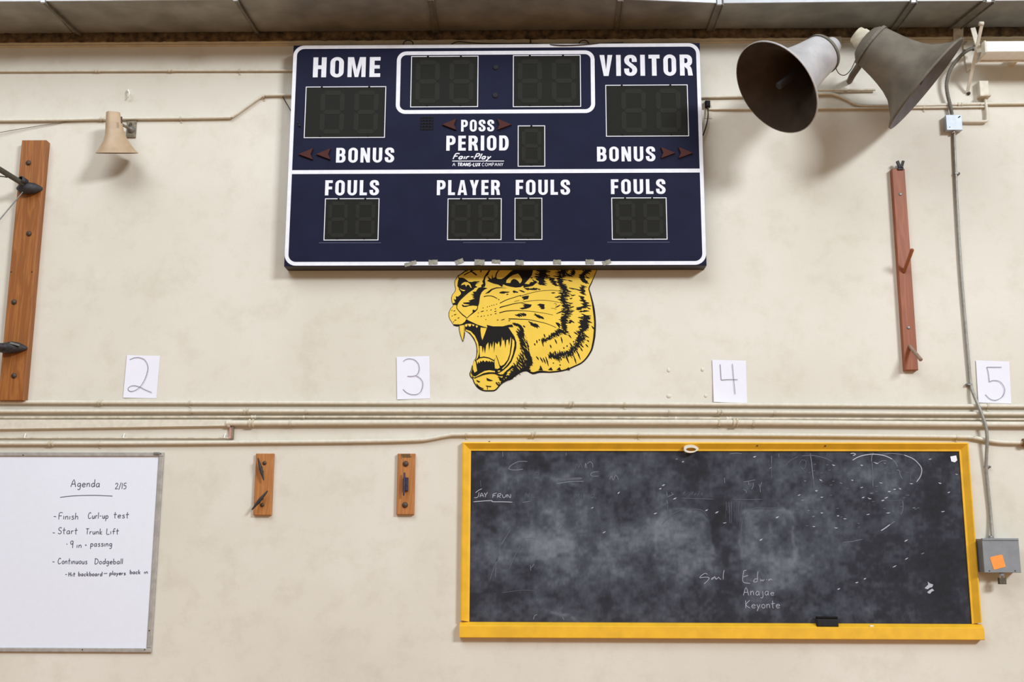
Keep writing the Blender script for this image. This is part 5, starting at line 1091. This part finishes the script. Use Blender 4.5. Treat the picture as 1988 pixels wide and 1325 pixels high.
c = P(1922, 1041, .03); b = MB(); b.lathe((c[0]+.004, -.03, q[3]), (0, 0, 1), [(0, .018), (.008, .018), (.009, .013), (.02, .013)], 12); b.build('hub', M_STEEL, gb)
b = MB(); b.poly([XZ(*p, .105) for p in ((1922, 1084), (1923.5, 1082), (1944.5, 1077.2), (1946.5, 1079), (1952.8, 1101), (1930.5, 1107), (1929, 1106))], .1048, .0012)
tag(flip(b).build('sticky_note', M_ORANGE), 'small tilted orange sticky note on the front of the grey control box', 'sticky note')
lk = thing('padlock', 'small brown padlock hanging under the grey control box', 'padlock', P(1946, 1135, .08))
q2 = rectpx(1939, 1122.5, 1953.2, 1135, .09); b = MB(); b.box(q2[0], q2[1], q2[2], q2[3], .075, .098, .003); b.build('body', M_LOCK, lk)
cx = (q2[0]+q2[2])/2; b = MB(); zt3 = q2[3]; b.tube([(cx-.012, -.086, zt3-.002), (cx-.012, -.086, zt3+.018)]+[(cx-.012*math.cos(a), -.086, zt3+.018+.012*math.sin(a)) for a in np.linspace(.3, math.pi-.3, 7)]+[(cx+.012, -.086, zt3+.018), (cx+.012, -.086, zt3-.002)], .0032, 8); b.build('shackle', M_CHROME, lk)
b = MB(); c = P(1945, 1114, .086); b.box(c[0]-.012, c[2]-.016, c[0]+.010, c[2]+.006, .080, .092, .002); b.build('hasp', M_GREYBOX, gb)
sjb = thing('small_junction_box', 'small cream junction box under the white light fixture', 'junction box', P(1909, 170))
q = rectpx(1902, 156.5, 1920, 184.5, .05); b = MB(); b.box(q[0], q[1], q[2], q[3], 0, .05, .003); b.build('body', M_PIPE, sjb)
b = MB(); b.box(q[0]-.004, q[1]-.010, q[2]+.006, q[1]+.004, 0, .058, .002); b.build('bottom_lip', M_PIPEW, sjb)
conduit('conduit', 'short cream conduit elbow linking the small cream box to the blue-grey box', [(1866, 236, .02), (1890, 236.3, .02), (1912, 236, .02), (1915.5, 234.5, .02), (1916, 230, .02), (1915.5, 215, .02), (1911.5, 186, .022)], .010, sm=True, k=3)
b = MB(); c = P(1991, 860, .03); b.lathe((c[0]-.018, -.03, c[2]), (1, 0, 0), [(0, .0001), (0, .026), (.02, .028), (.022, .022), (.08, .022)], 14); tag(b.build('rusty_fitting', M_RUST), 'rusty brown pipe fitting at the right edge above the padlocked box', 'pipe fitting')

# ------------------------------------------------------------------ light fixture and brackets, top right
q = rectpx(1915, 78, 2500, 99, .26)
lf = thing('light_fixture', 'long white box light fixture running out of the top right corner', 'light fixture', (q[0], -.1, q[1]))
b = MB(); b.box(q[0], q[1], q[2], q[3], .10, .26, .004); b.build('housing', M_FIX, lf)
b = MB(); b.box(q[0]+.01, q[1]-.006, q[2]-.01, q[1]+.002, .12, .135); b.build('bottom_lip', M_PIPEW, lf)
b = MB(); b.box(q[0]-.012, q[1]-.004, q[0], q[3]+.004, .095, .262, .003); b.build('end_cap', M_PIPE, lf)
for xx in (q[0]+.25, q[2]-.3):
    b = MB(); b.box(xx, q[1]+.02, xx+.04, q[3]-.01, 0, .102); b.build('wall_bracket', M_PIPE, lf)
br = thing('strut_bracket', 'cream painted diagonal strut and plate left of the white light fixture', 'bracket', P(1885, 120))
b = MB(); A = np.array(P(1906, 48, .30)); B2 = np.array(P(1878.5, 178, .015)); n_ = (B2-A)/np.linalg.norm(B2-A); sd = np.array([1, 0, 0.]); sd -= n_*(sd@n_); sd /= np.linalg.norm(sd)
up_ = np.cross(n_, sd); b.obox((A+B2)/2, sd, up_, n_, .010, .005, np.linalg.norm(B2-A)/2); b.build('strut', M_PIPE, br)
b = MB(); b.obox(P(1895, 78, .20), (.98, 0, .17), (0, 1, 0), (-.17, 0, .98), .016, .004, .09); b.build('plate', M_PIPE, br)
q = rectpx(1872, 84, 1884, 140, .01); b = MB(); b.poly([(q[0]+.01, q[1]), (q[2], q[1]+.03), (q[2]+.02, q[3]+.05), (q[0], q[3]-.02)], .012, .012); b.build('wall_plate', M_PIPE, br)
b = MB(); c = P(1905, 46, .30); b.lathe((c[0]-.014, c[1], c[2]), (1, 0, 0), [(0, .0001), (0, .014), (.028, .014), (.028, .0001)], 12); b.build('pivot', M_PIPE, br)
b = MB(); c = P(1881, 181, .01); disc(b, (c[0], 0, c[2]), .012, .02, 10); b.build('bolt', M_BOLT, br); b = MB(); c2 = P(1874, 97, .02); disc(b, (c2[0], -.012, c2[2]), .007, .008, 8); b.build('bolt', M_BOLT, br)
q = rectpx(1846, 56, 1868, 92, .02); b = MB(); b.poly([(q[0]+.01, q[1]), (q[2], q[1]+.03), (q[2]+.01, q[3]), (q[0]+.02, q[3])], .03, .03); tag(b.build('wall_block', M_PIPEW), 'small cream block on the wall behind the right loudspeaker rim', 'block')
q = rectpx(1600, 71, 1634, 91, .02); b = MB(); b.box(q[0], q[1], q[2], q[3], 0, .025, .003); tag(b.build('wall_box', M_PIPEW), 'flat cream box on the wall between the two loudspeakers', 'box')

# ------------------------------------------------------------------ horn loudspeakers
def horn(lb, cpx, dist, nx, ny, nt_, Lh, Rm, mo, mi, drv, arm_pts, amat):
    """mouth centre (px), mouth direction in camera right/up/toward"""
    c = np.array(P(cpx[0], cpx[1], dist)); tw = CAM-c; tw /= np.linalg.norm(tw)
    rt = RT-tw*(RT@tw); rt /= np.linalg.norm(rt); up = np.cross(tw, rt)
    ax = rt*nx+up*ny+tw*nt_; ax /= np.linalg.norm(ax)
    o = thing('horn_loudspeaker', lb, 'loudspeaker', c)
    back = -ax; pr = [(-.006, Rm*.985), (-.006, Rm), (.006, Rm*1.0), (.012, Rm*.965)]
    for t, r in ((.04, .84), (.08, .735), (.13, .62), (.19, .545), (.26, .49), (.33, .45), (.40, .42), (.45, .40), (.485, .36), (.51, .29), (.52, .20)):
        pr.append((t*Lh/.52, r*Rm))
    b = MB(); b.lathe(c, back, pr, 56); b.build('bell', mo, o)
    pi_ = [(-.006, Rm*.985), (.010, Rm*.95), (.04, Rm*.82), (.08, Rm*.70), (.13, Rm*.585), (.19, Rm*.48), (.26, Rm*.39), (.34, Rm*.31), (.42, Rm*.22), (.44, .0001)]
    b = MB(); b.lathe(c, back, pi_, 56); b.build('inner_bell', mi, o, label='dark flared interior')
    b = MB(); b.lathe(c+ax*.0, back, [(.02, .0001), (.02, .020), (.024, .024), (.44, .030)], 18); b.build('centre_tube', M_CASE, o)
    b = MB(); t0 = Lh*.5/.52; b.lathe(c, back, [(t0-.05, Rm*.41), (t0-.05, Rm*.425), (t0-.03, Rm*.415), (t0-.03, Rm*.3)], 32, False); b.build('clamp_band', M_SEAM, o)
    b = MB(); b.lathe(c, back, [(Lh-.02, .068), (Lh+.030, .066), (Lh+.036, .060), (Lh+.062, .056), (Lh+.068, .048), (Lh+.069, .0001)], 28); b.build('driver_cap', drv, o)
    e = c+back*(Lh*.86); b = MB(); A = np.array(P(*arm_pts[0])); B2 = np.array(P(*arm_pts[1]))
    b.tube([e, A, B2], [.024, .022, .020], 10); b.build('mounting_arm', amat, o)
    return o, c, ax
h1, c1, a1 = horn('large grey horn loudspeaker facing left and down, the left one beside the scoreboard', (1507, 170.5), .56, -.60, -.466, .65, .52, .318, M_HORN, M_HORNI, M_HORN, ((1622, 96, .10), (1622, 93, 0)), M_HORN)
h2, c2, a2 = horn('large shade-toned horn loudspeaker facing right and down, seen nearly edge-on', (1797, 163.5), .46, .81, -.565, .10, .49, .343, M_HORND, M_HORNI2, M_PIPEW, ((1655, 146, .09), (1649, 158, 0)), M_HORND)
b = MB(); c = c1+a1*-.26+UP*.15; e = c1-a1*.40
b.tube(smooth([P(1618, 98, .16), P(1621, 125, .14), P(1628, 142, .12), P(1640, 146, .12), P(1652, 135, .13), P(1662, 114, .16)], 5), .0028, 6)
tag(b.build('speaker_wire', M_CABLE), 'thin dark wire looping between the two horn loudspeakers', 'wire')
b = MB(); b.tube([P(1588, 175.5, .02), P(1699, 174.5, .02)], .0085, 8); b.box(P(1640, 175, 0)[0]-.01, P(1640, 175, 0)[2]-.01, P(1640, 175, 0)[0]+.01, P(1640, 175, 0)[2]+.01, 0, .02)
tag(b.build('stub_pipe', M_PIPEW), 'short tan stub of pipe on the wall between the loudspeakers', 'pipe')

# beige paging horn on the left
bh = thing('paging_horn', 'small beige flared horn pointing down under the left conduit', 'horn', P(232, 260))
b = MB(); n = 32
sec = [(226, 211.5, 239.5, .060), (240, 210.8, 242.5, .064), (258, 210, 246.5, .070), (268, 209.3, 249.5, .078), (278, 206.5, 254.5, .092), (288, 201, 261.5, .115), (297, 195.5, 268.5, .140), (303.5, 190.5, 275.5, .160)]
rows = []
for (y_, xa, xb_, dp) in sec:
    A = P(xa, y_, .10); B2 = P(xb_, y_, .10); cx, cz = (A[0]+B2[0])/2, A[2]; hw = (B2[0]-A[0])/2; hd = hw*.72
    row = []
    for k in range(n):
        a = 2*math.pi*k/n+.5; e_ = 3.2
        ca, sa = math.cos(a), math.sin(a); rr = (abs(ca)**e_+abs(sa)**e_)**(-1/e_)
        X_, Y_ = rr*ca, rr*sa; th = .38; X2 = X_*math.cos(th)-Y_*math.sin(th); Y2 = X_*math.sin(th)+Y_*math.cos(th)
        row.append((X2, Y2))
    mxx = max(abs(p[0]) for p in row); my = max(abs(p[1]) for p in row)
    cy = -(.085+hd*.0)-.0
    tl = max(0, (y_-262)/41.5)*.34
    rows.append([(cx+p[0]/mxx*hw, -.155+p[1]/my*hd, cz+p[1]/my*hd*tl) for p in row])
vs = [p for r_ in rows for p in r_]; m_ = len(rows)
b.add(vs, [(i*n+k, i*n+(k+1) % n, (i+1)*n+(k+1) % n, (i+1)*n+k) for i in range(m_-1) for k in range(n)], True)
b.add(rows[0], [tuple(range(n))]); b.build('bell', M_BEIGE, bh)
b = MB(); rin = []
for r_, s_, up2 in ((rows[-1], .985, 0), (rows[-2], .94, .004), (rows[-4], .9, .004), (rows[1], .8, 0)):
    cx = np.mean([p[0] for p in r_]); cy = np.mean([p[1] for p in r_]); rin.append([(cx+(p[0]-cx)*s_, cy+(p[1]-cy)*s_, p[2]+up2) for p in r_])
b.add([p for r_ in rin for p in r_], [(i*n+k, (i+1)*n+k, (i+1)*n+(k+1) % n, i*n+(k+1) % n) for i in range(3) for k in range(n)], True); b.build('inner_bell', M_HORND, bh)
q = rectpx(246, 230, 264, 267, .01); b = MB(); b.box(q[0], q[1], q[2], q[3], 0, .012, .002); b.build('back_plate', M_DARKG, bh, label='grimy grey wall plate')
c = P(253.5, 250, .03); b = MB(); b.lathe((c[0], -.010, c[2]), (0, -1, 0), [(0, .024), (.012, .024), (.014, .016), (.026, .015), (.032, .0001)], 18); b.build('bolt', M_STEEL, bh)
b = MB(); b.tube([(c[0]-.012, -.018, c[2]+.012), (c[0]-.004, -.02, c[2]+.045)], .008, 8); b.build('lever', M_BOLT, bh)
b = MB(); b.tube([(c[0], -.02, c[2]), (c[0]-.045, -.11, c[2]+.005)], .010, 8); b.build('mounting_arm', M_DARKG, bh)
b = MB(); c = P(236.5, 232, .21); b.obox(P(236, 233, .232), (.97, 0, .1), (0, 1, 0), (-.1, 0, 1), .0045, .004, .022); b.build('slot', M_BOLT, bh)
hk = thing('wall_hook', 'tiny white hook on the wall high above the beige horn', 'hook', P(248, 183))
b = MB(); b.tube(smooth([P(247, 176, 0), P(248, 176, .02), P(251, 180, .035), P(250, 187, .03), P(247, 190, .02)], 4), .005, 8); disc(b, (P(248, 177, 0)[0], 0, P(248, 177, 0)[2]), .012, .006, 10); b.build('hook', M_FIX, hk)
# leads of the scoreboard
b = MB(); b.tube([P(549, 188, .012), P(565, 216, .08), P(579, 240, .125)], .0032, 8); b.lathe(P(581, 243.5, .128), (0, -1, 0), [(-.006, .0001), (-.006, .007), (.004, .007), (.006, .0001)], 10)
tag(b.build('tie_hook', M_CABLE), 'thin dark hook rod leaning against the left edge of the scoreboard', 'rod')
pg = thing('plug_lead', 'black plug and short hanging cord at the right edge of the scoreboard', 'plug', P(1373, 200, .02))
b = MB(); q = rectpx(1369.5, 195, 1379, 207, .03); b.box(q[0], q[1], q[2], q[3], 0, .034, .006); b.build('plug', M_BLACK, pg)
b = MB(); b.tube(smooth([P(1374, 206, .02), P(1374.5, 225, .03), P(1371, 245, .04), P(1365, 263, .04)], 5), .0045, 8); b.build('cord', M_CABLE, pg)
b = MB(); q = rectpx(1368, 196, 1382, 230, .005); b.box(q[0], q[1], q[2], q[3], 0, .004); tag(b.build('wall_patch', M_PIPEW), 'flat painted plate behind the black plug', 'plate')
# paint blobs left on the wall near the sheet with the 4
for i, (x_, y_, w_, h_, lb) in enumerate(((1298, 719, 6, 9, 'small dried paint drip left of the sheet with the 4, upper one'), (1363.5, 718, 6, 8, 'small slanted paint drip just left of the sheet with the 4'), (1298.5, 769.5, 10, 8, 'pale putty dab above the conduits, left of the sheet with the 4'), (1370, 769, 6, 7, 'faint putty dab touching the left side of the sheet with the 4'))):
    c = P(x_, y_); b = MB(); b.lathe((c[0], 0, c[2]), (0, -1, 0), [(0, w_/2*PX), (.003, w_/2*PX*.9), (.005, w_*.2*PX), (.0052, .0001)], 10)
    b.v = [(x2, y2, c[2]+(z2-c[2])*h_/w_) for x2, y2, z2 in b.v]
    tag(b.build('paint_dab', M_PIPE), lb, 'paint dab', 'paint dabs by the sheet with the 4')

for o in bpy.data.objects:
    if '_o' in o: del o['_o']
